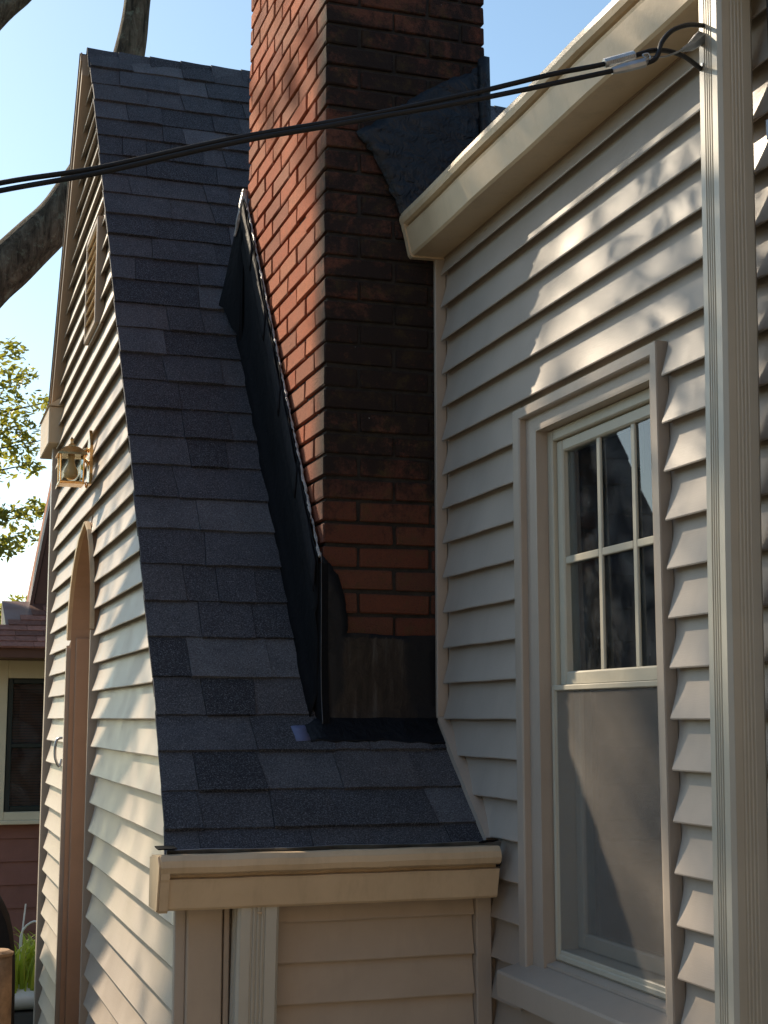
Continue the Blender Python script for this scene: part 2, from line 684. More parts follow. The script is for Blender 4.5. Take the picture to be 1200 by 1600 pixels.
# unseen trees added behind and beside the viewpoint to block sky light
m = MB()
g = []
RG = random.Random(3)
na, nz_ = 110, 26
for j in range(nz_ + 1):
    t = j / nz_
    row = []
    for i in range(na + 1):
        az = math.radians(-38 - 222 * i / na)
        top = 4.4 + 1.6 * noise.noise(Vector((i * .16, 3.1, 0))) + 1.2 * noise.noise(Vector((i * .55, 7.7, 0)))
        z = top * t
        r = 15.5 + 2.6 * t ** 3 + 1.5 * noise.noise(Vector((i * .22, z * .45, 1.7))) + .7 * noise.noise(Vector((i * .8, z * 1.5, 4.2)))
        row.append((r * math.sin(az), r * math.cos(az), z))
    g.append(row)
m.sheet(g)
base = list(m.v)
for p in base:
    for _ in range(6):
        q = Vector(p) * (1 - RG.uniform(0, .05)) + Vector((RG.uniform(-.3, .3), RG.uniform(-.3, .3), RG.uniform(-.3, .3)))
        a = Vector((RG.gauss(0, 1), RG.gauss(0, 1), RG.gauss(0, 1))).normalized() * RG.uniform(.1, .2)
        b = a.orthogonal() * .5
        k = len(m.v)
        m.v += [tuple(q - a), tuple(q + b), tuple(q + a), tuple(q - b)]
        m.f.append((k, k + 1, k + 2, k + 3))
tag(m.build('sky_block_trees', 'leafdark', recalc=False), 'added unseen tree line behind the viewpoint, blocking sky light', 'trees', kind='stuff')

# ------------------------------------------------------------------ house
house = empty('house')
tag(house, 'beige lap-sided cottage with steep charcoal shingle roof and brick chimney', 'house')

# --- gable wall (faces -x): core with arched opening
DY0, DY1, DZS, DZA = 5.36, 6.13, 1.92, 2.35      # door opening, springing and apex heights
DYM = 5.62


def door_ends(z):
    """near and far edge of the pointed opening at height z"""
    if z <= DZS:
        return DY0, DY1
    if z >= DZA:
        return DYM, DYM
    t = (z - DZS) / (DZA - DZS)
    k = (1 - t ** 2.0) ** .62
    return DYM + (DY0 - DYM) * k, DYM + (DY1 - DYM) * k


arch = [(DY0, .15)] + [(door_ends(DZS + (DZA - DZS) * i / 10)[0], DZS + (DZA - DZS) * i / 10) for i in range(10)] + [(DYM, DZA)] + \
    [(door_ends(DZS + (DZA - DZS) * i / 10)[1], DZS + (DZA - DZS) * i / 10) for i in range(9, -1, -1)] + [(DY1, .15)]
YCOR = 7.08
outline = [(YF + .01, 0), (YF + .01, 1.27)] + [(y + .03, z - .03) for y, z in PROF[1:-1]] + [(RIDGE[0], RIDGE[1] - .06), (YCOR, RIDGE[1] - (YCOR - RIDGE[0]) * 1.29 - .05), (YCOR, 0)]
gable = MB().prism(outline, [arch], lambda p, q, a: (a, p, q), XL + .0, XL + .11).build('gable_wall', 'trim', house)
tL = lambda s, z, d: (XL - d, s, z)
k = -15
z = 1.60 + EXPO * k
while z < 4.45:
    zz = z

    def full(q):
        a = YF + .012 if q < 1.255 else max(YF + .012, roof_y(q) + .02)
        b = min(YCOR - .06, far_y(q) - .04)
        return a, max(a, b)
    if z < DZA - .005:
        smooth_planks(plank('siding_plank', z, lambda q: (full(q)[0], door_ends(q)[0] - (.034 if q < DZS else .014)), tL, 'siding_x', gable, seed=k))
        smooth_planks(plank('siding_plank', z, lambda q: (door_ends(q)[1] + .03, full(q)[1]), tL, 'siding_x', gable, seed=k + 5))
    else:
        smooth_planks(plank('siding_plank', z, full, tL, 'siding_x', gable, seed=k))
    z += EXPO
    k += 1
# trim round the opening and corner channels
MB().box(XL - .034, XL + .02, DY0 - .016, DY0 - .004, .15, DZS, .002).build('channel', 'trim', gable)
MB().box(XL - .036, XL + .02, DY1 + .012, DY1 + .034, .15, DZS - .02, .002).build('channel', 'trim', gable)
MB().box(XL - .036, XL + .02, YCOR - .02, YCOR + .03, 0, 2.93, .003).build('corner_trim', 'trim', gable)
m = MB()
for sgn in (0, 1):
    g = []
    for i in range(11):
        z = DZS + (DZA - DZS) * i / 10
        e = door_ends(z)[sgn]
        o = -.014 if sgn == 0 else .014
        g.append([(XL + .02, e, z), (XL - .035, e, z), (XL - .037, e + o, z + .004), (XL - .02, e + o, z + .004)])
    m.sheet(g)
m.build('arch_trim', 'tan', gable, thick=.002)
# corner post towards the low front wall
MB().box(XL - .030, XL - .004, YF - .012, YF + .014, 0, 1.235, .002).build('channel', 'trim', gable)

# --- arched door set back in the opening
door = empty('arched_door')
door.parent = house
m = MB()
g = []
for i in range(3):
    x = XL - .02 + .118 * i / 2
    g.append([(x, DY1 - .001, .15)] + [(x, door_ends(DZS + (DZA - DZS) * j / 10)[1] - .001, DZS + (DZA - DZS) * j / 10) for j in range(11)] +
             [(x, door_ends(DZS + (DZA - DZS) * j / 10)[0] + .001, DZS + (DZA - DZS) * j / 10) for j in range(9, -1, -1)] + [(x, DY0 + .001, .15)])
m.sheet(g)
m.build('door_jamb', 'brown', door, thick=.004)
MB().box(XL + .0, XL + .062, DY1 - .022, DY1 - .004, .15, DZS + .01, .003).build('door_casing', 'brown', door)
z = .15
i = 0
while z < 2.3:
    z1 = min(z + .098, DZA)
    a0, b0 = door_ends(z + .09)
    MB().box(XL + .092 + R.uniform(0, .002), XL + .11, a0 + .006, b0 - .03, z + .003, z1 - .003, .003).build('door_board', 'brown', door)
    z += .1
MB().box(XL + .106, XL + .118, DY0 - .02, DY1 + .02, .1, DZA + .05).build('door_back', 'brown', door)
MB().tube(smooth_pts([(XL - .03, 6.25, 1.52), (XL - .055, 6.25, 1.505), (XL - .058, 6.25, 1.44), (XL - .04, 6.25, 1.40), (XL - .03, 6.25, 1.43)], 5), .006).build('door_hook', 'steel', house)

# --- gable vent
vent = empty('gable_vent')
vent.parent = house
VY0, VY1, VZ0, VZ1 = 5.44, 5.80, 3.10, 3.53
m = MB()
fw_ = .024
xs0, xs1 = XL - .040, XL - .002
m.box(xs0, xs1, VY0, VY0 + fw_, VZ0, VZ1, .004)
m.box(xs0, xs1, VY1 - fw_, VY1, VZ0, VZ1, .004)
m.box(xs0, xs1, VY0 + fw_, VY1 - fw_, VZ1 - fw_, VZ1, .004)
m.box(xs0, xs1, VY0 + fw_, VY1 - fw_, VZ0, VZ0 + fw_, .004)
m.build('vent_frame', 'rakebrown', vent)
nz = 9
for i in range(nz):
    z = VZ0 + fw_ + .01 + (VZ1 - VZ0 - 2 * fw_ - .02) * i / (nz - 1)
    MB().add([(XL - .040, VY0 + fw_, z - .008), (XL - .040, VY1 - fw_, z - .008), (XL - .012, VY1 - fw_, z + .022), (XL - .012, VY0 + fw_, z + .022)], [(0, 1, 2, 3)]).build('slat', 'tan', vent, thick=.004)

# --- low front wall under the gutter (faces -y)
front = MB().box(XL + .06, XR, YF + .004, YF + .1, 0, 1.22).build('front_wall', 'trim', house)
tF = lambda s, z, d: (s, YF - d * .8, z)
z = 1.011 - 12 * .0975
for i in range(14):
    if z > 0:
        smooth_planks(plank('siding_plank', z, lambda q: (.775, 1.402), tF, 'siding_y', front, .0975, i))
    z += .0975
MB().box(XL - .004, XL + .082, YF - .03, YF + .003, 0, 1.215, .003).build('corner_post', 'siding_y', front)
MB().box(XL + .086, XL + .1, YF - .026, YF + .003, 0, 1.215, .002).build('channel', 'siding_y', front)
MB().box(1.404, 1.446, YF - .030, YF + .003, 0, 1.215, .003).build('channel', 'trim', front)

# --- window wall (faces -x)
WY0, WY1, WZ0, WZ1 = 2.635, 3.215, 1.02, 2.305       # opening
outl = [(-1.2, 0), (-1.2, 3.02), (YC - .002, 3.02), (YC - .002, 0)]
hole = [(WY0, WZ0), (WY1, WZ0), (WY1, WZ1), (WY0, WZ1)]
wallr = MB().prism(outl, [hole], lambda p, q, a: (a, p, q), XR, XR + .14).build('window_wall', 'trim', house)
tR = lambda s, z, d: (XR - d, s, z)
CY0, CY1, CZ0, CZ1 = 2.572, 3.315, .99, 2.372       # outside of casing
z = 1.60 - 15 * EXPO
k = 0
while z < 2.95:
    def farend(q):
        return YC - .040 if q > 1.60 else min(YC - .040, roof_y(q + .0) - .012 if q > 1.30 else YF - .02)
    inside = z + EXPO > CZ0 and z < CZ1 - .02
    ex = min(EXPO, 2.985 - z)
    if inside:
        smooth_planks(plank('siding_plank', z, lambda q: (-1.2, CY0 - .012), tR, 'siding_x', wallr, ex, k))
        smooth_planks(plank('siding_plank', z, lambda q: (CY1 + .002, farend(q)), tR, 'siding_x', wallr, ex, k + 3))
    else:
        smooth_planks(plank('siding_plank', z, lambda q: (-1.2, farend(q)), tR, 'siding_x', wallr, ex, k))
    z += EXPO
    k += 1
MB().box(XR - .036, XR - .002, YC - .026, YC - .010, 1.60, 2.962, .002).build('channel', 'trim', wallr)
m = MB()
g = []
for y in (3.85, 3.78, 3.70, 3.62, 3.55, 3.50):
    z = roof_z(y) + .012
    g.append([(XR - .002, y, z), (XR - .036, y, z), (XR - .036, y, z + .022), (XR - .004, y, z + .022)])
m.sheet(g)
m.build('channel', 'trim', wallr, thick=.004)
# frieze under the eave gutter
MB().box(XR - .012, XR - .001, -1.2, YC - .03, 2.944, 3.0).build('frieze', 'rakebrown', wallr)

# --- window
win = empty('window')
win.parent = house


def frame4(m, x0, x1, y0, y1, z0, z1, w, c=.003, wt=None, wb=None):
    wt = wt or w
    wb = wb or w
    m.box(x0, x1, y0, y0 + w, z0, z1, c)
    m.box(x0, x1, y1 - w, y1, z0, z1, c)
    m.box(x0 + .0006, x1 - .0006, y0 + w, y1 - w, z1 - wt, z1, c)
    m.box(x0 + .0006, x1 - .0006, y0 + w, y1 - w, z0, z0 + wb, c)


# stepped casing, mitred at the corners
def casing(prof, name):
    """prof: (offset inwards from outside edge, x)"""
    cyc = [(CY0, CZ0), (CY0, CZ1), (CY1, CZ1), (CY1, CZ0)]
    inn = [(WY0, CZ0), (WY0, WZ1), (WY1, WZ1), (WY1, CZ0)]
    for a in range(3):
        m = MB()
        g = []
        for t, x in prof:
            row = []
            for b in (a, a + 1):
                (y, z), (yi, zi) = cyc[b], inn[b]
                row.append((x, y + (yi - y) * t, z + (zi - z) * t))
            g.append(row)
        m.sheet(g)
        m.build(name, 'trim', win, thick=.0015)


casing([(0, XR - .002), (0, XR - .026), (.02, XR - .029), (.36, XR - .029), (.40, XR - .026), (.40, XR - .010), (.92, XR - .010), (1.0, XR - .0095), (1.0, XR + .03)], 'casing')
m = MB()
m.prism([(XR - .001, 1.018), (XR - .078, .998), (XR - .081, .992), (XR - .079, .935), (XR - .001, .935)], [], lambda p, q, a: (p, a, q), CY0 - .03, CY1 + .018)
m.build('sill', 'trim', win)
MB().prism([(XR + .028, 1.034), (XR - .002, 1.026), (XR - .002, 1.019), (XR + .028, 1.02)], [], lambda p, q, a: (p, a, q), WY0, WY1).build('sill_nose', 'trim', win)
XW = XR + .02
m = MB()
frame4(m, XW, XW + .07, WY0 + .001, WY1 - .001, WZ0 + .014, WZ1 - .001, .028, .003)
m.build('window_frame', 'cream', win)
ZM = 1.690
m = MB()
frame4(m, XW + .012, XW + .040, WY0 + .0295, WY1 - .0295, ZM - .014, WZ1 - .0295, .032, .004, .03, .034)
m.build('upper_sash', 'cream', win)
GY0, GY1, GZ0, GZ1 = WY0 + .0605, WY1 - .0605, ZM + .019, WZ1 - .0585
MB().prism([(XW + .029, GZ0 - .004), (XW + .033, GZ0 - .004), (XW + .028, GZ1 + .004), (XW + .024, GZ1 + .004)], [], lambda p, q, a: (p + .0115 * (a - 2.93), a, q), GY0 - .004, GY1 + .004).build('pane', 'glass', win)
c1, c2 = 2.970, 2.802
zm = (GZ0 + GZ1) / 2
for yy in (c1, c2):
    MB().box(XW + .0165, XW + .0235, yy - .009, yy + .009, GZ0, GZ1, .002).build('muntin', 'cream', win)
for a, b in ((GY0, c2 - .0092), (c2 + .0092, c1 - .0092), (c1 + .0092, GY1)):
    MB().box(XW + .0165, XW + .0235, a, b, zm - .009, zm + .009, .002).build('muntin', 'cream', win)
# lower sash behind the screen
m = MB()
frame4(m, XW + .045, XW + .068, WY0 + .0295, WY1 - .0295, WZ0 + .044, ZM + .012, .036, .004)
m.build('lower_sash', 'cream', win)
MB().box(XW + .055, XW + .059, WY0 + .063, WY1 - .063, WZ0 + .078, ZM - .022).build('pane', 'glass', win)
for yy in (c1, c2):
    MB().box(XW + .0605, XW + .066, yy - .009, yy + .009, WZ0 + .08, ZM - .024, .002).build('muntin', 'cream', win)
zl = (WZ0 + ZM) / 2 + .03
for a, b in ((WY0 + .066, c2 - .0092), (c2 + .0092, c1 - .0092), (c1 + .0092, WY1 - .066)):
    MB().box(XW + .0605, XW + .066, a, b, zl - .009, zl + .009, .002).build('muntin', 'cream', win)
m = MB()
frame4(m, XW - .004, XW + .0105, WY0 + .012, WY1 - .012, WZ0 + .018, ZM - .012, .013, .002)
m.build('screen_frame', 'cream', win)
MB().box(XW + .002, XW + .0035, WY0 + .024, WY1 - .024, WZ0 + .03, ZM - .024).build('insect_screen', 'screen', win)
# room behind the window
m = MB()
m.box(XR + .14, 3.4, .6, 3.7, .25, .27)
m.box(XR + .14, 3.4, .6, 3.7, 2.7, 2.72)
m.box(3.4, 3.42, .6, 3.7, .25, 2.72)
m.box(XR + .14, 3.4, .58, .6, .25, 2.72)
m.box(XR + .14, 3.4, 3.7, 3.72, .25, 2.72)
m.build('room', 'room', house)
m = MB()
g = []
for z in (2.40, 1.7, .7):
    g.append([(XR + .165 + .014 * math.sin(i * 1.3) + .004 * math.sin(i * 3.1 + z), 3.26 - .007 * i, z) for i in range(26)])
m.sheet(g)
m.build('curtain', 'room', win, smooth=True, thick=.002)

# ------------------------------------------------------------------ roof
roof = MB().prism([(y + .004, z - .012) for y, z in PROF if y >= 3.88] + [(RIDGE[0] + .02, RIDGE[1] - .15), (4.0, 1.6)], [], lambda p, q, a: (a, p, q), XL - .008, 3.4).build('roof', 'shingle_core', house)
MB().prism([(y, z - .012) for y, z in PROF if y <= 3.88] + [(3.88, 1.5), (3.60, 1.245), (3.49, 1.235)], [], lambda p, q, a: (a, p, q), XL - .008, XR - .004).build('eave_deck', 'shingle_core', roof)
# far slope
MB().prism([(RIDGE[0] + .01, RIDGE[1] - .012), (FAR[0], FAR[1]), (FAR[0], FAR[1] - .02), (RIDGE[0] + .015, RIDGE[1] - .035)], [], lambda p, q, a: (a, p, q), XL - .064, 3.4).build('far_slope', 'shingle_core', roof)
# profile by arc length, from eave to ridge
ARC = [0.0]
for (a, b), (c, d) in zip(PROF, PROF[1:]):
    ARC.append(ARC[-1] + math.hypot(c - a, d - b))
SLEN = ARC[-1]


def on_roof(s):
    s = max(-.2, min(s, SLEN + .2))
    for i in range(len(PROF) - 1):
        if s <= ARC[i + 1] or i == len(PROF) - 2:
            t = (s - ARC[i]) / (ARC[i + 1] - ARC[i])
            y = PROF[i][0] + (PROF[i + 1][0] - PROF[i][0]) * t
            z = PROF[i][1] + (PROF[i + 1][1] - PROF[i][1]) * t
            dy, dz = PROF[i + 1][0] - PROF[i][0], PROF[i + 1][1] - PROF[i][1]
            L = math.hypot(dy, dz)
            return y, z, -dz / L, dy / L
    return None


def rake_x(y):
    """left edge of the shingles, kicking out at the eave"""
    t = max(0, min(1, (y - 3.47) / .45))
    return .603 + .042 * t ** .7


def shingle_mb(mb, x0, x1, s0, s1, h, skew, skew2, sag=0):
    """thin tab: butt edge (s0) raised by h, head tucked under the next course"""
    n = 4
    top, bot = [], []
    for t, hh in ((0, h), (.35, h * .85), (.75, h * .55), (1.12, h * .2)):
        y, z, ny, nz = on_roof(s0 + (s1 - s0) * t)
        rt, rb = [], []
        for k in range(n + 1):
            u = k / n
            x = x0 + skew * t + (x1 + skew2 * t - x0 - skew * t) * u
            e = hh + sag * math.sin(u * 3.1) * (1 - t)
            dz = (R.uniform(-.0012, .0012) if t == 0 else 0)
            rt.append((x, y + ny * e, z + nz * e + dz))
            rb.append((x, y + ny * (e - h * .9), z + nz * (e - h * .9) + dz))
        top.append(rt)
        bot.append(rb)
    k0 = len(mb.v)
    mb.sheet(top)
    k1 = len(mb.v)
    mb.sheet([list(reversed(r)) for r in bot])
    w = n + 1
    for k in range(n):
        mb.f.append((k0 + k + 1, k0 + k, k1 + (n - k), k1 + (n - k - 1)))
    for t in range(3):
        mb.f.append((k0 + t * w, k0 + (t + 1) * w, k1 + (t + 1) * w + n, k1 + t * w + n))
        mb.f.append((k0 + (t + 1) * w + n, k0 + t * w + n, k1 + t * w, k1 + (t + 1) * w))
    return mb


NC = 30
CE = SLEN / NC
stuff = MB()
cnt = 0
for c in range(NC):
    s0, s1 = CE * c - .006, CE * (c + 1)
    y0, z0, _, _ = on_roof(s0)
    ym = on_roof((s0 + s1) / 2)[0]
    xa = rake_x(y0) - .004 + R.uniform(-.002, .002)
    if ym < YC - .02:
        xe = XR - .006
    elif ym < YC1 + .1:
        xe = XC - .012
    else:
        xe = 3.35
    x = xa
    prev = 1
    drift = R.uniform(-.004, .004)
    sk2 = rake_x(on_roof(s1)[0]) - rake_x(y0)
    while x < xe - .01:
        w = R.choice((.09, .12, .15, .17, .2, .24, .28)) * R.uniform(.9, 1.1)
        if xe - (x + w) < .05:
            w = xe - x
        prev = 1 - prev if R.random() < .75 else prev
        h = .0095 + .0045 * prev + R.uniform(-.0008, .0012)
        sk = sk2
        sk2 = R.uniform(-.012, .012)
        last = x + w >= xe - .001
        mb = MB() if x < 1.62 else stuff
        shingle_mb(mb, x, x + w - .0015, s0 - prev * .004 + drift, s1, h, sk, 0 if last else sk2, R.uniform(-.0005, .003))
        if mb is not stuff:
            o = mb.build('shingle', 'shingle', roof, recalc=False)
            cnt += 1
        x += w
o = stuff.build('shingle_field', 'shingle', roof, recalc=False)
o['kind'] = 'stuff'
# ridge caps, bent over the ridge and lapped along it
x = .632
i = 0
while x < 3.3:
    w = .138
    m = MB()
    g = []
    for (dy, dz) in ((-.085, -.128), (-.05, -.072), (-.018, -.022), (-.005, -.004), (.005, -.004), (.018, -.022), (.05, -.07), (.085, -.118)):
        g.append([(x, RIDGE[0] + dy - .004, RIDGE[1] + dz + .0135), (x + w * .5, RIDGE[0] + dy, RIDGE[1] + dz + .012), (x + w + .02, RIDGE[0] + dy, RIDGE[1] + dz + .0095)])
    m.sheet(g)
    m.build('ridge_cap', 'shingle', roof, thick=.004)
    x += w
    i += 1
# far rake: boxed board seen from below, then the eave return
sl_ = (RIDGE[1] - FAR[1]) / (FAR[0] - RIDGE[0])
MB().prism([(RIDGE[0] + .0, RIDGE[1] - .022), (7.07, RIDGE[1] - .022 - .983 * sl_), (7.07, RIDGE[1] - .105 - .983 * sl_), (RIDGE[0] + .0, RIDGE[1] - .115)], [], lambda p, q, a: (a, p, q), XL - .052, XL - .003).build('rake_board', 'rakebrown', roof)
MB().prism([(RIDGE[0], RIDGE[1] - .012), (7.09, RIDGE[1] - .012 - 1.003 * sl_), (7.09, RIDGE[1] - .045 - 1.003 * sl_), (RIDGE[0], RIDGE[1] - .05)], [], lambda p, q, a: (a, p, q), XL - .060, XL - .0525).build('drip_edge', 'rakebrown', roof)
# near rake: slim metal edge under the shingles
m = MB()
g = []
for y in [3.50, 3.58, 3.66, 3.78, 3.88, 4.04, 4.34, 4.68, 5.04, 5.47, 5.7, 6.06]:
    z = roof_z(y)
    x = rake_x(y) + .006
    g.append([(x + .03, y + .004, z - .010), (x, y, z - .006), (x + .001, y + .018, z - .030), (x + .06, y + .03, z - .045)])
m.sheet(g)
m.build('drip_edge', 'tan', roof, thick=.002)
MB().box(XL - .070, XL + .035, 6.94, 7.40, 2.905, 3.085, .004).prism([(XL - .078, 3.086), (XL + .043, 3.086), (XL - .02, 3.125)], [], lambda p, q, a: (p, a, q), 6.93, 7.41).build('eave_return', 'tan', roof)

# roof over the window wall, rising to +x
m = MB()
m.prism([(XR - .09, 3.045), (3.6, 3.045 + (3.6 - XR + .09) * .62), (3.6, 3.0 + (3.6 - XR + .09) * .62), (XR - .0, 3.02)], [], lambda p, q, a: (p, a, q), -1.2, YC - .03)
m.build('lean_roof', 'shingle_core', house)

# ------------------------------------------------------------------ gutters and downspouts
GP = [(.0, .125), (0, 0), (.100, -.002), (.106, .004), (.122, .072), (.125, .078), (.098, .080), (.098, .089), (.124, .091), (.133, .096), (.138, .110), (.135, .126), (.124, .138), (.110, .140), (.100, .132)]


def gutter(name, a0, a1, to3, mat, parent, caps, n=16, sag=.004):
    o = empty(name)
    o.parent = parent
    m = MB()
    g = []
    for i in range(n + 1):
        a = a0 + (a1 - a0) * i / n
        w = sag * math.sin(i * 1.7) * .4
        g.append([to3(a, d + w * (.5 if d > .09 else 0), z + w * .5) for d, z in GP])
    m.sheet(g)
    m.build('trough', mat, o, thick=.0016)
    for a, s in caps:
        MB().prism([(d, z) for d, z in GP[:6]] + [(.130, .112), (.112, .134), (0, .125)], [], lambda p, q, b: to3(b, p * 1.03 - .001, q * 1.03 - .002), a, a + s * .004).build('end_cap', mat, o)
        MB().prism([(d, z) for d, z in GP[:6]] + [(.130, .112), (.112, .134), (0, .125)], [], lambda p, q, b: to3(b, p * 1.0 + (p - .06) * .09, q * 1.0 + (q - .06) * .09), a - s * .022, a - s * .001).build('cap_flange', mat, o)
    return o


gl = gutter('gutter', .578, XR - .04, lambda a, d, z: (a, YF - .006 - d, 1.158 + z * .90), 'tan', house, [(.578, -1)])
gr = gutter('gutter', -1.2, YC - .012, lambda a, d, z: (XR - .014 - d * .93, a, 2.947 + z * .98), 'tan', house, [(YC - .012, 1)], 30)
# apron strip tucked behind the front gutter, folded end tab
m = MB()
m.sheet([[(.60 + .85 * i / 8, y - .001 * math.sin(i), z + .002 * math.sin(i * 1.9)) for i in range(9)] for y, z in ((3.480, 1.252), (3.462, 1.262), (3.446, 1.292))])
m.build('gutter_apron', 'steel', house, thick=.002)
MB().add([(1.385, 3.47, 1.285), (1.428, 3.47, 1.287), (1.428, 3.412, 1.298), (1.392, 3.412, 1.297)], [(0, 1, 2, 3)]).build('apron_tab', 'membrane', house, thick=.003)
MB().add([(.575, 3.47, 1.30), (.620, 3.47, 1.30), (.620, 3.42, 1.297), (.575, 3.42, 1.297)], [(0, 1, 2, 3)]).build('apron_tab', 'membrane', house, thick=.003)


def downspout(name, x0, x1, y0, y1, z0, z1, ribs, parent, tilt=0, tilty=0):
    """ribbed rectangular pipe; ribs on all four faces"""
    def face(p, q, nrm, dep=.0045):
        out = []
        L = (Vector(q) - Vector(p)).length
        e = (Vector(q) - Vector(p)) / L
        nn = Vector(nrm)
        c = .007
        out.append(Vector(p) + e * c)
        k = ribs
        s = L * .30
        w = (L - 2 * s) / (2 * k)
        for i in range(k):
            b = s + 2 * w * i
            for t, h in ((0, 0), (.35 * w, -dep), (1.1 * w, -dep), (1.45 * w, 0)):
                out.append(Vector(p) + e * (b + t) + nn * h)
        out.append(Vector(q) - e * c)
        return out
    pr = face((x0, y0), (x1, y0), (0, -1), .0045 if tilt else .0012) + face((x1, y0), (x1, y1), (1, 0)) + face((x1, y1), (x0, y1), (0, 1)) + face((x0, y1), (x0, y0), (-1, 0))
    m = MB()
    n = 14
    g = []
    for i in range(n + 1):
        z = z0 + (z1 - z0) * i / n
        g.append([(p.x + tilt * (z - z1) + .0006 * math.sin(i * 1.3), p.y + tilty * (z - 2.8) + .0006 * math.cos(i * 2.1), z) for p in pr + pr[:1]])
    m.sheet(g)
    return m.build(name, 'tan_pipe', parent, thick=.001)


dr = downspout('downspout', 1.355, 1.428, 2.160, 2.234, 0, 2.952, 4, house, 0, -.03)
MB().tube([(1.3545, 2.215, 2.80), (1.351, 2.215, 2.80)], .004, 8).build('rivet', 'steel', dr)
dl = downspout('downspout', .772, .872, 3.435, 3.505, 0, 1.165, 4, house, .02)
MB().lathe((.822, 3.433, 1.142), [(.006, -.001), (.006, .003), (.001, .005)], 10).build('rivet', 'tan', dl)

# ------------------------------------------------------------------ chimney
chim = MB().box(XC + .010, XC1 - .010, YC + .010, YC1 - .010, 1.2, 5.35).build('chimney', 'mortar', house)
BL, BH, BW, JT = .2070, .0545, .1, .0107
brick_cache = {}


def brick_mesh(lx, ly):
    key = (round(lx, 3), round(ly, 3), R.randrange(4))
    if key in brick_cache:
        return brick_cache[key]
    m = MB().box(-lx / 2, lx / 2, -ly / 2, ly / 2, -BH / 2, BH / 2, .0035)
    m.v = [(x + R.uniform(-.0014, .0014), y + R.uniform(-.0014, .0014), z + R.uniform(-.0014, .0014)) for x, y, z in m.v]
    me = bpy.data.meshes.new('brick')
    me.from_pydata(m.v, [], m.f)
    me.materials.append(M['brick'])
    brick_cache[key] = me
    return me


rest = MB()
nb = 0


def rim_z(y):
    return 2.055 + (y - YC) * 1.385


def put_brick(x0, x1, y0, y1, zc, show):
    global nb
    p = R.uniform(-.0016, .0016)
    c = Vector(((x0 + x1) / 2 + p, (y0 + y1) / 2 + R.uniform(-.0016, .0016), zc + R.uniform(-.0012, .0012)))
    if show:
        o = bpy.data.objects.new('brick', brick_mesh(x1 - x0, y1 - y0))
        col.objects.link(o)
        o.parent = chim
        o.location = c
        o.rotation_euler = (R.gauss(0, .004), R.gauss(0, .004), R.gauss(0, .005))
        nb += 1
    else:
        rest.box(x0 + p, x1 + p, y0, y1, zc - BH / 2, zc + BH / 2)


zc = 1.5955
row = 0
while zc < 5.3:
    vis = zc < 4.30
    even = row % 2 == 0
    # front face, from the left corner
    segs = []
    x = XC
    first = BL if even else BW
    while x < XC1 - .02:
        w = first if x == XC else BL
        x1 = min(x + w, XC1)
        if XC1 - x1 < .03:
            x1 = XC1
        segs.append((x, x1))
        x = x1 + JT
    for i, (a, b) in enumerate(segs):
        if a > 1.49 and zc < 2.95:
            continue
        if i == 0 and not even:
            put_brick(a, b, YC, YC + BL, zc, vis)
        else:
            put_brick(a, b, YC, YC + BW, zc, vis)
    # left face
    y = YC + (BW if even else BL) + JT
    while y < YC1 - .02:
        y1 = min(y + BL, YC1)
        if YC1 - y1 < .03:
            y1 = YC1
        hid = zc + BH < rim_z(y) - .12
        if not hid:
            put_brick(XC, XC + BW, y, y1, zc, vis)
        y = y1 + JT
    # the other two faces, never picked out singly
    y = YC + (.1 if even else .0)
    if zc > 3.1:
        while y < YC1 - .02:
            y1 = min(y + BL, YC1 - .001)
            rest.box(XC1 - BW, XC1 - .001, max(y, YC + .103), y1, zc - BH / 2, zc + BH / 2) if y1 > YC + .12 else None
            y = y1 + JT
    zc += BH + JT
    row += 1
o = rest.build('brickwork', 'brick', chim)
o['kind'] = 'stuff'
MB().box(XC - .05, XC1 + .05, YC - .05, YC1 + .05, 5.32, 5.42, .01).build('chimney_cap', 'mortar', chim)


def lumpy(p, amp, sc=9.0):
    q = Vector(p) * sc
    return noise.noise(q) * amp + noise.noise(q * 3.1) * amp * .4


# black membrane up the side of the stack
m = MB()
g = []
n = 44
for i in range(n + 1):
    y = YC - .006 + (YC1 + .02 - YC) * i / n
    zb = roof_z(y) + .0
    zt = rim_z(y) + .006 * math.sin(i * 2.3) + .004 * math.sin(i * 5.1)
    rowv = []
    for k in range(15):
        t = k / 14
        z = zb + (zt - zb) * t
        foot = .022 * max(0, 1 - t * 6) ** 1.5
        fold = .010 * math.exp(-((t - .62) / .05) ** 2)
        foot += .005 * ((i * .19 + t * .3) % 1.0)
        rowv.append((XC - .010 - foot - fold - .004 - abs(lumpy((0, y, z), .005)), y, z + .014 * (1 - t)))
    g.append(rowv)
m.sheet(g)
m.build('side_flashing', 'membrane', chim, smooth=True, thick=.003)
# lapped strips just under its top edge
for a0 in range(0, 44, 9):
    m = MB()
    g = []
    for i in range(a0, min(a0 + 10, 44) + 1):
        y = YC - .006 + (YC1 + .02 - YC) * i / 44
        zt = rim_z(y) - .012 + .003 * math.sin(i * 2.3)
        u = (i - a0) / 10
        g.append([(XC - .020 - .004 * (1 - u) - .002 * k, y, zt - .085 * k / 3 - .004 * math.sin(i * 1.3 + k)) for k in range(4)])
    m.sheet(g)
    m.build('membrane_lap', 'lap', chim, smooth=True, thick=.0025)
# ragged bead of roof cement along its top edge, paled for sun sparkle
m = MB()
pts, rad = [], []
n = 150
for i in range(n + 1):
    y = YC - .004 + (YC1 + .012 - YC) * i / n
    pts.append((XC - .011 + R.uniform(-.002, .001), y, rim_z(y) + .004 * math.sin(i * .9) * R.uniform(0, 1)))
    rad.append(.0032 * R.uniform(.5, 1.6))
m.tube(pts, rad, 6)
m.build('glint_bead', 'bead', chim)
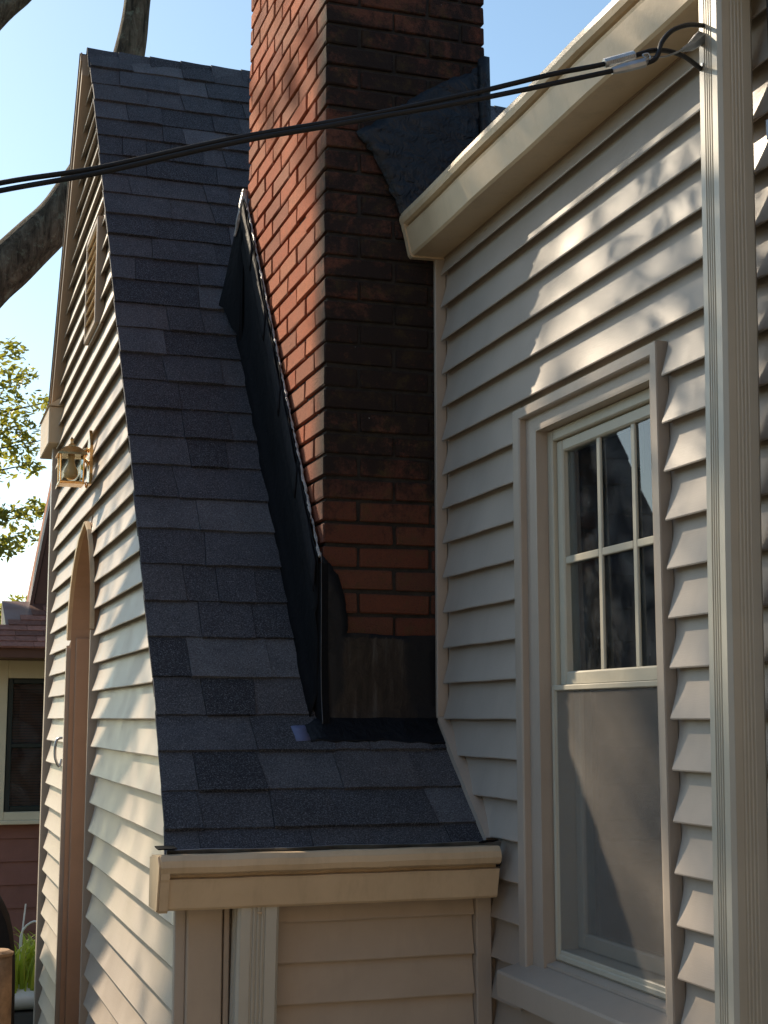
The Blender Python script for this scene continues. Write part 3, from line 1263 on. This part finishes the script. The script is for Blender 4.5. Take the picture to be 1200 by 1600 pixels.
# its head, lapped out over the shingles as a little saddle
m = MB()
A, B, C_ = Vector((XC - .012, 4.915, 3.475)), Vector((1.015, 4.985, roof_z(4.985) + .022)), Vector((XC - .03, 4.84, roof_z(4.84) + .012))
g = []
for i in range(7):
    t = i / 6
    l_ = A.lerp(B, t)
    r_ = A.lerp(C_, t)
    g.append([l_.lerp(r_, k / 6) + Vector((0, -.03 * math.sin(k / 6 * 3.14) * t, .012 * math.sin(k * 1.7 + i))) for k in range(7)])
m.sheet(g)
m.build('saddle_flashing', 'membrane', chim, thick=.003)
m = MB()
m.tube([A + Vector((.0, -.01, .02))] + [A.lerp(B, t) + Vector((R.uniform(-.004, .004), -.01, R.uniform(-.006, .006))) for t in (.08, .16, .24, .32, .38)], [.010, .013, .010, .008, .007, .004], 6)
m.build('glint_bead', 'bead', chim)

# front of the stack: tarred foot, metal corner, brown metal patch, apron on the shingles
m = MB()


def irregular(pts, to3, name, mat, parent, amp=.004, sub=5, thick=.004, edge=.004):
    """polygon with ragged outline, triangulated and lightly lumped"""
    out = []
    for i in range(len(pts)):
        a, b = Vector(pts[i]), Vector(pts[(i + 1) % len(pts)])
        for k in range(sub):
            p = a.lerp(b, k / sub)
            if k:
                p += Vector((R.uniform(-edge, edge), R.uniform(-edge, edge)))
            out.append(p)
    me = bmesh.new()
    vsx = [me.verts.new((p.x, p.y, 0)) for p in out]
    for t in tessellate_polygon([[Vector((p.x, p.y, 0)) for p in out]]):
        try:
            me.faces.new([vsx[i] for i in t])
        except ValueError:
            pass
    for _ in range(3):
        lng = [e for e in me.edges if e.calc_length() > .035]
        if lng:
            bmesh.ops.subdivide_edges(me, edges=lng, cuts=1)
            bmesh.ops.triangulate(me, faces=me.faces[:])
    for q in me.verts:
        d = lumpy((q.co.x * 1.0, q.co.y, 3.3), amp)
        q.co = to3(q.co.x, q.co.y, abs(d) + .001)
    d = bpy.data.meshes.new(name)
    bmesh.ops.recalc_face_normals(me, faces=me.faces[:])
    me.to_mesh(d)
    me.free()
    o = link(name, d, mat, parent, smooth=True)
    q = o.modifiers.new('sheet', 'SOLIDIFY')
    q.thickness = thick
    q.offset = 0
    return o


onface = lambda p, q, d: (p, YC - .006 - d - .05 * max(0, (1.66 - q) / .1) ** 2 * .35, q)
irregular([(1.096, 2.05), (1.118, 2.03), (1.145, 1.99), (1.162, 1.93), (1.170, 1.865), (1.168, 1.836), (1.30, 1.832), (1.452, 1.832), (1.459, 1.588), (1.096, 1.585)], onface, 'front_flashing', 'worn', chim, .002, 5, .004, .002)
m = MB()
m.sheet([[(XC + .012, YC - .034 + .02 * t, z), (XC - .008, YC - .036 + .022 * t, z), (XC - .022, YC + .01, z)] for z, t in ((1.585, 0), (1.66, .6), (1.75, 1.0), (1.9, 1.1), (2.03, 1.15))])
m.build('corner_flashing', 'membrane', chim, thick=.0015)
MB().tube([(XC - .009, YC - .038, 1.585), (XC - .0095, YC - .024, 1.66), (XC - .009, YC - .017, 1.75), (XC - .0085, YC - .015, 1.9), (XC - .009, YC - .013, 2.06)], .0012, 6).build('flashing_edge', 'darksteel', chim)
rz = lambda y: roof_z(y)


def onroof(p, q, d):
    return (p, q, roof_z(q) + .016 + d)


irregular([(1.040, 3.845), (1.045, 3.795), (1.20, 3.80), (1.33, 3.79), (XR - .01, 3.79), (XR - .01, 3.872), (1.10, 3.872)], onroof, 'apron_flashing', 'tar', chim, .004)
irregular([(1.000, 3.842), (1.048, 3.845), (1.046, 3.800), (1.004, 3.797)], lambda p, q, d: (p, q, roof_z(q) + .017 + d), 'foil_patch', 'alu', chim, .001, 3, .0015, .002)
# tarred sheet higher up, bent round the right hand corner
hi = lambda p, q, d: (p, YC - .012 - d * 1.0 - .018 * max(0, math.sin((p - 1.2) * 7)) * max(0, (3.55 - q)), q)
irregular([(1.19, 3.311), (1.274, 3.372), (1.354, 3.433), (1.478, 3.512), (1.583, 3.572), (1.6, 3.575), (1.6, 3.05), (1.345, 3.04), (1.318, 3.085), (1.284, 3.164), (1.244, 3.239)], hi, 'upper_flashing', 'tar_gloss', chim, .009, 6, .004, .006)
m = MB()
g = []
for i in range(9):
    t = i / 8
    z = 3.60 - .42 * t
    w = .004 * math.sin(i * 2.2)
    g.append([(1.575 + .01 * t, YC - .020 + w, z - .01), (1.590 + .008 * t, YC - .032 + w, z), (1.612 + .006 * t, YC - .022, z + .004), (1.622 + .006 * t, YC + .02, z), (1.618 + .004 * t, YC + .09, z)])
m.sheet(g)
m.build('corner_flashing', 'tar_gloss', chim, smooth=True, thick=.003)
print('bricks', nb, 'shingles', cnt)

# ------------------------------------------------------------------ wall lantern
lan = empty('wall_lantern')
tag(lan, 'brass wall lantern with clear glass and bulb on the gable wall', 'lantern')
LYc = 5.565
LX, LZ = .568, 2.545
MB().prism([(LYc - .03, 2.49), (LYc + .03, 2.49), (LYc + .045, 2.53), (LYc + .045, 2.64), (LYc + .02, 2.68), (LYc, 2.705), (LYc - .02, 2.68), (LYc - .045, 2.64), (LYc - .045, 2.53)], [], lambda p, q, a: (a, p, q), XL - .034, XL - .022).build('backplate', 'brass', lan)
m = MB()
m.tube(smooth_pts([(XL - .03, LYc, 2.62), (.625, LYc, 2.628), (.60, LYc, 2.612), (.59, LYc, 2.605)], 5), .007)
m.tube(smooth_pts([(XL - .03, LYc, 2.545), (.63, LYc, 2.575), (.606, LYc, 2.60)], 5), .006)
m.tube(smooth_pts([(XL - .034, LYc, 2.50), (.628, LYc, 2.478), (.624, LYc, 2.495), (.63, LYc, 2.50)], 4), .003)
m.build('arm', 'brass', lan, smooth=True)
hw = .042
m = MB()
for sx in (-1, 1):
    for sy in (-1, 1):
        m.tube([(LX + sx * hw, LYc + sy * hw, 2.485), (LX + sx * hw * 1.06, LYc + sy * hw * 1.06, 2.604)], .0035, 6)
m.box(LX - hw - .006, LX + hw + .006, LYc - hw - .006, LYc + hw + .006, 2.486, 2.496, .002)
m.build('lantern_frame', 'brass', lan)
m = MB()
rows_ = [(.056, 2.598), (.053, 2.607), (.038, 2.622), (.026, 2.632), (.014, 2.637), (.013, 2.642), (.006, 2.648), (.005, 2.66), (.007, 2.664), (.001, 2.675)]
vs_, fs_ = [], []
for r_, z_ in rows_:
    vs_ += [(LX - r_, LYc - r_, z_), (LX + r_, LYc - r_, z_), (LX + r_, LYc + r_, z_), (LX - r_, LYc + r_, z_)]
for i in range(len(rows_) - 1):
    fs_ += [(i * 4 + k, i * 4 + (k + 1) % 4, i * 4 + 4 + (k + 1) % 4, i * 4 + 4 + k) for k in range(4)]
m.add(vs_, fs_ + [(0, 1, 2, 3)])
m.build('lantern_roof', 'brass', lan)
for sx, sy in ((1, 0), (-1, 0), (0, 1), (0, -1)):
    m = MB()
    if sx:
        m.box(LX + sx * hw - .001, LX + sx * hw + .001, LYc - hw + .004, LYc + hw - .004, 2.497, 2.6)
    else:
        m.box(LX - hw + .004, LX + hw - .004, LYc + sy * hw - .001, LYc + sy * hw + .001, 2.497, 2.6)
    m.build('glass_pane', 'clearglass', lan)
MB().lathe((LX, LYc, 2.50), [(.001, .006), (.014, .009), (.024, .018), (.028, .032), (.025, .046), (.016, .062), (.013, .078), (.013, .10)], 20).build('bulb', 'bulb', lan, smooth=True)

# ------------------------------------------------------------------ service cables


def px_curve(pts, k=6):
    return smooth_pts([at(*p) for p in pts], k)


cb = empty('service_cable')
tag(cb, 'lower black service cable ending in the wedge clamp', 'cable')
MB().tube(px_curve([(-900, 520, 2.75), (-400, 390, 2.5), (-150, 331, 2.38), (0, 298, 2.32), (150, 271, 2.30), (300, 237, 2.30), (400, 216, 2.30), (500, 199, 2.32), (600, 181, 2.34), (700, 164, 2.36), (800, 144, 2.39), (867, 130, 2.41), (960, 110, 2.45), (1015, 97, 2.47), (1028, 85, 2.49), (1034, 66, 2.52), (1050, 48, 2.56), (1075, 39, 2.62), (1100, 40, 2.68)]), .0045, 8).build('cable_run', 'cable', cb, smooth=True)
MB().tube([at(956, 111, 2.448), at(975, 106, 2.455), at(1006, 98, 2.465), at(1012, 94, 2.47)], [.006, .0085, .0085, .004], 8).build('wedge_clamp', 'steel', cb)
MB().tube(px_curve([(1006, 92, 2.462), (1016, 92, 2.468), (1013, 84, 2.47), (1004, 86, 2.47), (1010, 92, 2.466)]), .0016, 6).build('clamp_bail', 'steel', cb)
MB().tube(px_curve([(1010, 88, 2.47), (1040, 88, 2.52), (1075, 74, 2.62), (1092, 68, 2.68)]), .0017, 6).build('guy_wire', 'steel', cb)
MB().tube([at(1066, 78, 2.60), at(1080, 72, 2.64), at(1094, 60, 2.68)], [.004, .009, .014], 6).build('wall_hook', 'steel', cb)
cb2 = empty('service_cable')
tag(cb2, 'upper black service cable with ribbed grey splice sleeve', 'cable')
MB().tube(px_curve([(-900, 500, 2.75), (-400, 376, 2.5), (-150, 321, 2.38), (0, 286, 2.32), (150, 263, 2.31), (300, 230, 2.31), (400, 210, 2.31), (560, 183, 2.34), (740, 145, 2.38), (800, 131, 2.40), (867, 115, 2.42), (940, 101, 2.45), (995, 86, 2.47), (1020, 79, 2.50), (1045, 80, 2.55), (1070, 89, 2.61), (1096, 108, 2.68)]), .0045, 8).build('cable_run', 'cable', cb2, smooth=True)
m = MB()
pa, pb = at(944, 99, 2.45), at(991, 86, 2.47)
ps, rs = [], []
for i in range(33):
    ps.append(pa.lerp(pb, i / 32))
    rs.append(.0085 if i % 2 else .0072)
m.tube(ps, rs, 8)
m.build('splice_sleeve', 'steel', cb2)
cb3 = empty('wall_cable')
tag(cb3, 'dark grey cable clipped down the wall at the right edge', 'cable')
MB().tube([(XR - .036, 2.095, 3.2), (XR - .036, 2.097, 2.4), (XR - .036, 2.093, 1.6), (XR - .036, 2.096, .9), (XR - .036, 2.095, .3)], .013, 10).build('cable_run', 'cable', cb3, smooth=True)
MB().box(XR - .052, XR - .022, 2.106, 2.114, 2.62, 2.66, .003).build('cable_clip', 'steel', cb3)

# ------------------------------------------------------------------ neighbour's house
nh = empty('neighbour_house')
tag(nh, 'red-brown neighbouring house with dark green window, seen past the gable corner', 'house')
nw = MB().box(.45, 4.0, 10.06, 12.5, 0, 2.0).build('wall', 'nred', nh)
z = .06
while z < 1.98:
    if z < .86 or z > 1.98:
        MB().prism([(10.058, z), (10.036, z), (10.05, z + .148), (10.058, z + .148)], [], lambda p, q, a: (a, p, q), .45, 4.0).build('plank', 'nred', nw)
    else:
        MB().prism([(10.058, z), (10.036, z), (10.05, z + .148), (10.058, z + .148)], [], lambda p, q, a: (a, p, q), .45, .50).build('plank', 'nred', nw)
        MB().prism([(10.058, z), (10.036, z), (10.05, z + .148), (10.058, z + .148)], [], lambda p, q, a: (a, p, q), 1.10, 4.0).build('plank', 'nred', nw)
    z += .15
w = empty('window')
w.parent = nh
m = MB()


def frame_y(m, x0, x1, y0, y1, z0, z1, w, wt, wb):
    m.box(x0, x0 + w, y0, y1, z0, z1, .004)
    m.box(x1 - w, x1, y0, y1, z0, z1, .004)
    m.box(x0 + w, x1 - w, y0 + .001, y1, z1 - wt, z1, .004)
    m.box(x0 + w, x1 - w, y0 + .001, y1, z0, z0 + wb, .004)


frame_y(m, .50, 1.10, 9.99, 10.055, .93, 1.985, .15, .12, .055)
m.build('casing', 'ncream', w)
m = MB()
frame_y(m, .655, .945, 10.01, 10.052, .987, 1.862, .032, .032, .035)
m.box(.687, .913, 10.012, 10.05, 1.405, 1.432, .002)
m.build('sash', 'ngreen', w)
MB().box(.687, .913, 10.03, 10.033, 1.02, 1.404).build('pane', 'glass', w)
MB().box(.687, .913, 10.03, 10.033, 1.433, 1.83).build('pane', 'glass', w)
m = MB()
for i in range(44):
    z = 1.03 + i * .0185
    m.box(.69, .91, 10.040, 10.044, z, z + .004)
m.build('blind', 'room', w)
MB().box(.45, 1.15, 9.95, 10.06, .905, .932, .004).build('sill', 'ncream', w)
# porch roof with its fascia, course by course
pr_ = MB().prism([(9.55, 1.985), (9.55, 2.055), (10.5, 2.42), (10.5, 1.99)], [], lambda p, q, a: (a, p, q), .62, 3.0).build('porch_roof', 'nfascia', nh)
MB().prism([(.62, 1.986), (.62, 2.056), (.10, 2.02), (.10, 1.986)], [], lambda p, q, a: (p, a, q), 9.553, 10.4).build('fascia', 'nfascia', pr_)
for i in range(9):
    y0 = 9.52 + i * .108
    z0 = 2.062 + (y0 - 9.55) * .384
    x = .30 + i * .085
    while x < 1.5:
        wd = R.uniform(.10, .22)
        MB().add([(x, y0, z0), (x + wd - .003, y0, z0), (x + wd - .003, y0 + .125, z0 + .04), (x, y0 + .125, z0 + .04)], [(0, 1, 2, 3)]).build('shingle', 'nshingle', pr_, thick=.012)
        x += wd
# upper gable with a steep rake
up = MB().prism([(.87, 2.2), (1.10, 3.62), (1.55, 5.3), (4.2, 5.3), (4.2, 2.2)], [], lambda p, q, a: (p, a, q), 10.62, 12.4).build('gable', 'nshake', nh)
for i in range(16):
    z = 2.22 + i * .155
    x = .885 + (z - 2.2) * .162
    while x < 1.7:
        wd = R.uniform(.10, .20)
        MB().add([(x, 10.60, z), (x + wd - .004, 10.60, z), (x + wd - .004, 10.616, z + .15), (x, 10.616, z + .15)], [(0, 1, 2, 3)]).build('wall_shingle', 'nshake', up, thick=.01)
        x += wd
MB().prism([(.80, 2.15), (.885, 2.15), (1.115, 3.62), (1.56, 5.35), (1.47, 5.35), (1.035, 3.63)], [], lambda p, q, a: (p, a, q), 10.46, 10.60).build('rake_board', 'nfascia', nh)
MB().prism([(.775, 2.2), (.800, 2.2), (1.035, 3.64), (1.47, 5.37), (1.445, 5.37), (1.01, 3.65)], [], lambda p, q, a: (p, a, q), 10.43, 10.66).build('roof', 'nfascia', nh)

# unseen tan house added behind the viewpoint: its sunlit wall lights the shaded side
bh = empty('added_tan_house')
tag(bh, 'added unseen tan house behind the viewpoint, bouncing sunlight into the yard', 'house')
MB().box(-8, 5, -16, -9.5, 0, 5.6).build('wall', 'tanwall', bh)
MB().prism([(-16.4, 5.5), (-9.1, 5.5), (-12.75, 8.0)], [], lambda p, q, a: (a, p, q), -8.4, 5.4).build('roof', 'nshingle', bh)
for x in (-6, -3, 0, 3):
    f = MB().box(x - .55, x + .55, -9.5, -9.44, 1.2, 2.7, .01).build('window', 'white', bh)
    MB().box(x - .47, x + .47, -9.45, -9.43, 1.28, 2.62).build('pane', 'ngreen', f)

# ------------------------------------------------------------------ trees


def leaves(mb, c, r, n, size, flat=.8, rr=R):
    for _ in range(n):
        while True:
            p = Vector((rr.uniform(-1, 1), rr.uniform(-1, 1), rr.uniform(-1, 1)))
            if p.length < 1:
                break
        p = Vector(c) + Vector((p.x * r, p.y * r, p.z * r * flat))
        a = Vector((rr.gauss(0, 1), rr.gauss(0, 1), rr.gauss(0, .7))).normalized()
        b = a.orthogonal().normalized()
        b = (b * math.cos(rr.uniform(0, 6.28)) + a.cross(b) * math.sin(rr.uniform(0, 6.28))).normalized()
        s = size * rr.uniform(.6, 1.3)
        a, b = a * s, b * s * .42
        k = len(mb.v)
        mb.v += [tuple(p - a), tuple(p - a * .2 + b), tuple(p + a), tuple(p - a * .2 - b)]
        mb.f.append((k, k + 1, k + 2, k + 3))


def limb(mb, pts, r0, r1, k=10, seg=16, knob=.03):
    ps = smooth_pts(pts, k)
    n = len(ps)
    k0 = len(mb.v)
    mb.tube(ps, [r0 + (r1 - r0) * i / (n - 1) for i in range(n)], seg)
    for i in range(n):
        for q in range(seg):
            v = Vector(mb.v[k0 + i * seg + q])
            d = v - ps[i]
            f = 1 + knob * 3 * noise.noise(v * (1.1 / max(r0, .05)) * .35) + knob * 2 * noise.noise(v * (1.1 / max(r0, .05)))
            mb.v[k0 + i * seg + q] = tuple(ps[i] + d * f)


SH = Vector((SUN.y, -SUN.x, 0)).normalized()
SF = Vector((SUN.x, SUN.y, 0)).normalized()
SE = SUN.cross(SH) * -1 if SUN.cross(SH).z < 0 else SUN.cross(SH)


def sunpos(u, v, d):
    """a point d metres up the sunbeam that lands at u (across) and v (up) seen from the sun"""
    return SH * u + SE * v + SUN * d


T = empty('leaning_tree')
tag(T, 'big leaning tree with bare mottled limbs rising behind the roof', 'tree')
m = MB()
limb(m, [(-4.6, 13.6, -.2), (-4.2, 13.5, 1.6), (-3.2, 13.3, 3.2), (-1.6, 13.1, 4.3), (-.4, 13.0, 4.9), (.218, 13, 5.157), (.643, 13, 5.582), (.969, 13, 5.93), (1.244, 13, 6.33), (1.54, 13, 6.95), (1.738, 13, 7.76), (1.813, 13, 8.385), (1.86, 13, 9.3), (1.7, 12.9, 10.6), (1.2, 12.6, 12)], .34, .07)
m.v = [tuple(Vector(p)) for p in m.v]
limb(m, [(-4.2, 13.5, 1.6), (-3.2, 13.8, 4.4), (-1.6, 14.0, 6.6), (-.2, 14, 7.7), (.596, 14, 8.56), (1.0, 14, 9.2), (1.5, 13.6, 11)], .24, .06)
a_, b_, c_ = sunpos(3.25, -2.5, 9.3), sunpos(2.98, -1.7, 9.2), sunpos(2.60, -.45, 9.0)
limb(m, [(-4.5, 13.55, .3), tuple(sunpos(3.6, -3.6, 9.8)), tuple(a_), tuple(b_), tuple(c_), tuple(sunpos(2.5, -.12, 8.9))], .22, .07)
limb(m, [(-4.4, 13.5, .8), (-5.2, 14.6, 4.2), (-6.0, 16.4, 8.2), tuple(sunpos(2.2, -.6, 22)), tuple(sunpos(2.3, .4, 22)), tuple(sunpos(2.3, 1.4, 22))], .26, .03)
m.build('trunk', 'bark', T, smooth=True)
m = MB()
RL = random.Random(21)
for u_, v_, r, n in ((2.50, 1.30, .18, 36), (2.42, .95, .18, 30), (2.2, 1.2, .25, 60), (2.05, 1.8, .4, 160), (1.7, 2.8, .7, 300), (2.72, 1.75, .2, 30), (3.1, 2.3, .5, 100)):
    leaves(m, sunpos(u_, v_, 8.6), r, n, .05, 1.0, RL)
# the high far bough: thin foliage that only filters the light on the window wall
for _ in range(230):
    while True:
        a_, b_ = RL.uniform(-1, 1), RL.uniform(-1, 1)
        if a_ * a_ + b_ * b_ < 1:
            break
    leaves(m, sunpos(2.40 + .36 * a_, .85 + .65 * b_, 22 + RL.uniform(-.6, .6)), .08, 1, .105, 1.0, RL)
for c, r, n in (((-3.6, 12.6, 11), 1.3, 500), ((1.2, 12.8, 12.4), 1.3, 500), ((-.6, 12.6, 12.6), 1.1, 300), ((-4.6, 13.2, 9), 1.2, 400)):
    leaves(m, c, r, n, .085, .8, RL)
m.build('crown', 'leafdark', T, recalc=False)

T2 = empty('leafy_tree')
tag(T2, 'sunlit yellow-green leafy tree against the sky at the left edge', 'tree')
m = MB()
limb(m, [(-.6, 20, -.2), (-.55, 20, 2), (-.4, 20, 4), (-.5, 20, 6.2), (-.7, 20.1, 8)], .16, .03)
TW = [(1.45, 20.1, 6.2), (1.72, 19.9, 5.4), (1.35, 20, 5.6), (1.5, 20.1, 4.1), (1.25, 20, 4.4), (1.75, 20.0, 5.95), (1.25, 19.8, 6.55), (1.55, 20.2, 5.1), (1.60, 20, 4.5), (1.2, 19.7, 3.9), (1.35, 20.2, 3.1), (.9, 20, 5.6), (1.0, 20.1, 4.7), (.8, 19.8, 6.4), (1.05, 20.2, 3.0), (.6, 20, 3.8)]
tips = []
for i, e in enumerate(TW):
    z0 = max(1.6, e[2] - 1.3)
    mid = Vector((.25 + .2 * (i % 3), 20, (z0 + e[2]) / 2 + .25))
    limb(m, [(-.48, 20, z0), tuple(mid), e], .035, .006, 6, 6)
    tips.append((e, mid))
m.build('trunk', 'bark', T2, smooth=True)
m = MB()
for e, mid in tips:
    for t, n, r in ((1.0, 60, .20), (.85, 60, .24), (.65, 60, .26), (.4, 60, .3)):
        p = mid.lerp(Vector(e), t) + Vector((R.uniform(-.1, .1), R.uniform(-.2, .2), R.uniform(-.1, .1)))
        leaves(m, p, r, n, .055, .7)
for i in range(26):
    leaves(m, (R.uniform(-2.2, .6), R.uniform(19.3, 20.8), R.uniform(2.6, 8.2)), .5, 130, .06)
m.build('crown', 'leaf', T2, recalc=False)
T3 = empty('dark_post_tree')
tag(T3, 'slim dark trunk low at the left edge below the leafy tree', 'tree')
m = MB()
limb(m, [(1.05, 21.5, -.1), (1.1, 21.5, 1.5), (1.08, 21.5, 2.6), (1.0, 21.5, 3.25)], .16, .08)
m.build('trunk', 'bark', T3, smooth=True)
m = MB()
for c in ((1.4, 21.4, 2.4), (1.75, 21.6, 2.55), (1.1, 21.3, 2.9), (1.6, 21.5, 2.2)):
    leaves(m, c, .33, 160, .06)
m.build('crown', 'leaf', T3, recalc=False)

# ------------------------------------------------------------------ yard things at the lower left
pl = empty('strap_leaf_plant')
tag(pl, 'bright yellow-green strap-leaved plant in the white trough', 'plant')
m = MB()
RP = random.Random(5)
for i in range(230):
    c = Vector((RP.uniform(.36, .78), RP.uniform(7.48, 7.8), .27))
    a = RP.uniform(0, 6.28)
    L = RP.uniform(.22, .46)
    d = Vector((math.cos(a), math.sin(a), 0))
    side = Vector((-d.y, d.x, 0)) * RP.uniform(.007, .014)
    out = RP.uniform(.25, .9) * L
    g = []
    for k in range(6):
        t = k / 5
        p = c + d * out * t ** 1.4 + Vector((0, 0, L * (t - .45 * t ** 3)))
        g.append([p - side * (1 - t * .9), p + side * (1 - t * .9)])
    m.sheet(g)
m.build('leaf_clump', 'blade', pl, recalc=False)
m = MB()
m.tube(smooth_pts([(.60, 7.6, .3), (.605, 7.6, .5), (.62, 7.6, .68)], 4), .004, 6)
m.tube(smooth_pts([(.62, 7.6, .3), (.60, 7.6, .52), (.66, 7.55, .60), (.72, 7.5, .56)], 4), .005, 6)
m.build('flower_stalk', 'white', pl)
tr_ = empty('planter_trough')
tag(tr_, 'white rounded planter trough under the strap-leaved plant', 'planter')
m = MB()
g = []
for x in (.30, .34, .90, .94):
    e = .7 if x in (.30, .94) else 1
    g.append([(x, 7.62 + .16 * e * math.cos(w_), .245 + .05 * e * math.sin(w_) if w_ < 3.2 else .24 + .07 * e * math.sin(w_)) for w_ in [i * 6.2832 / 20 for i in range(21)]])
m.sheet(g)
m.build('bowl', 'white', tr_, smooth=True)
MB().box(.36, .50, 7.52, 7.72, 0, .172, .01).build('block', 'concrete', tr_)
MB().box(.56, .88, 7.50, 7.74, 0, .172, .01).build('block', 'concrete', tr_)
po = empty('timber_post')
tag(po, 'weathered timber fence post at the lower left corner', 'post')
m = MB()
limb(m, [(.325, 5.0, 0), (.327, 5.0, .4), (.322, 5.0, .838)], .055, .048, 4, 14, .02)
m.build('post', 'weathered', po, smooth=True)
MB().lathe((.322, 5.0, .838), [(.052, -.003), (.054, .006), (.04, .014), (.001, .016)], 14).build('post_top', 'weathered', po)
gb = empty('covered_grill')
tag(gb, 'black fabric-covered grill with rounded top behind the timber post', 'grill')
m = MB()
g = []
for yy in (5.75, 5.8, 6.2, 6.25):
    e = .94 if yy in (5.75, 6.25) else 1
    g.append([(.17 + .275 * e * math.copysign(abs(math.cos(w_)) ** .35, math.cos(w_)), yy, .50 + .46 * e * abs(math.sin(w_)) ** .7) for w_ in [math.pi * i / 16 for i in range(17)]] )
m.sheet([[(.455, r[0][1], .02)] + r + [(-.2, r[0][1], .02)] for r in g])
m.add([(.455, 5.75, .02)] + [p for p in g[0]] + [(-.2, 5.75, .02)], [tuple(range(19))])
m.build('cover', 'darkcloth', gb, smooth=True)
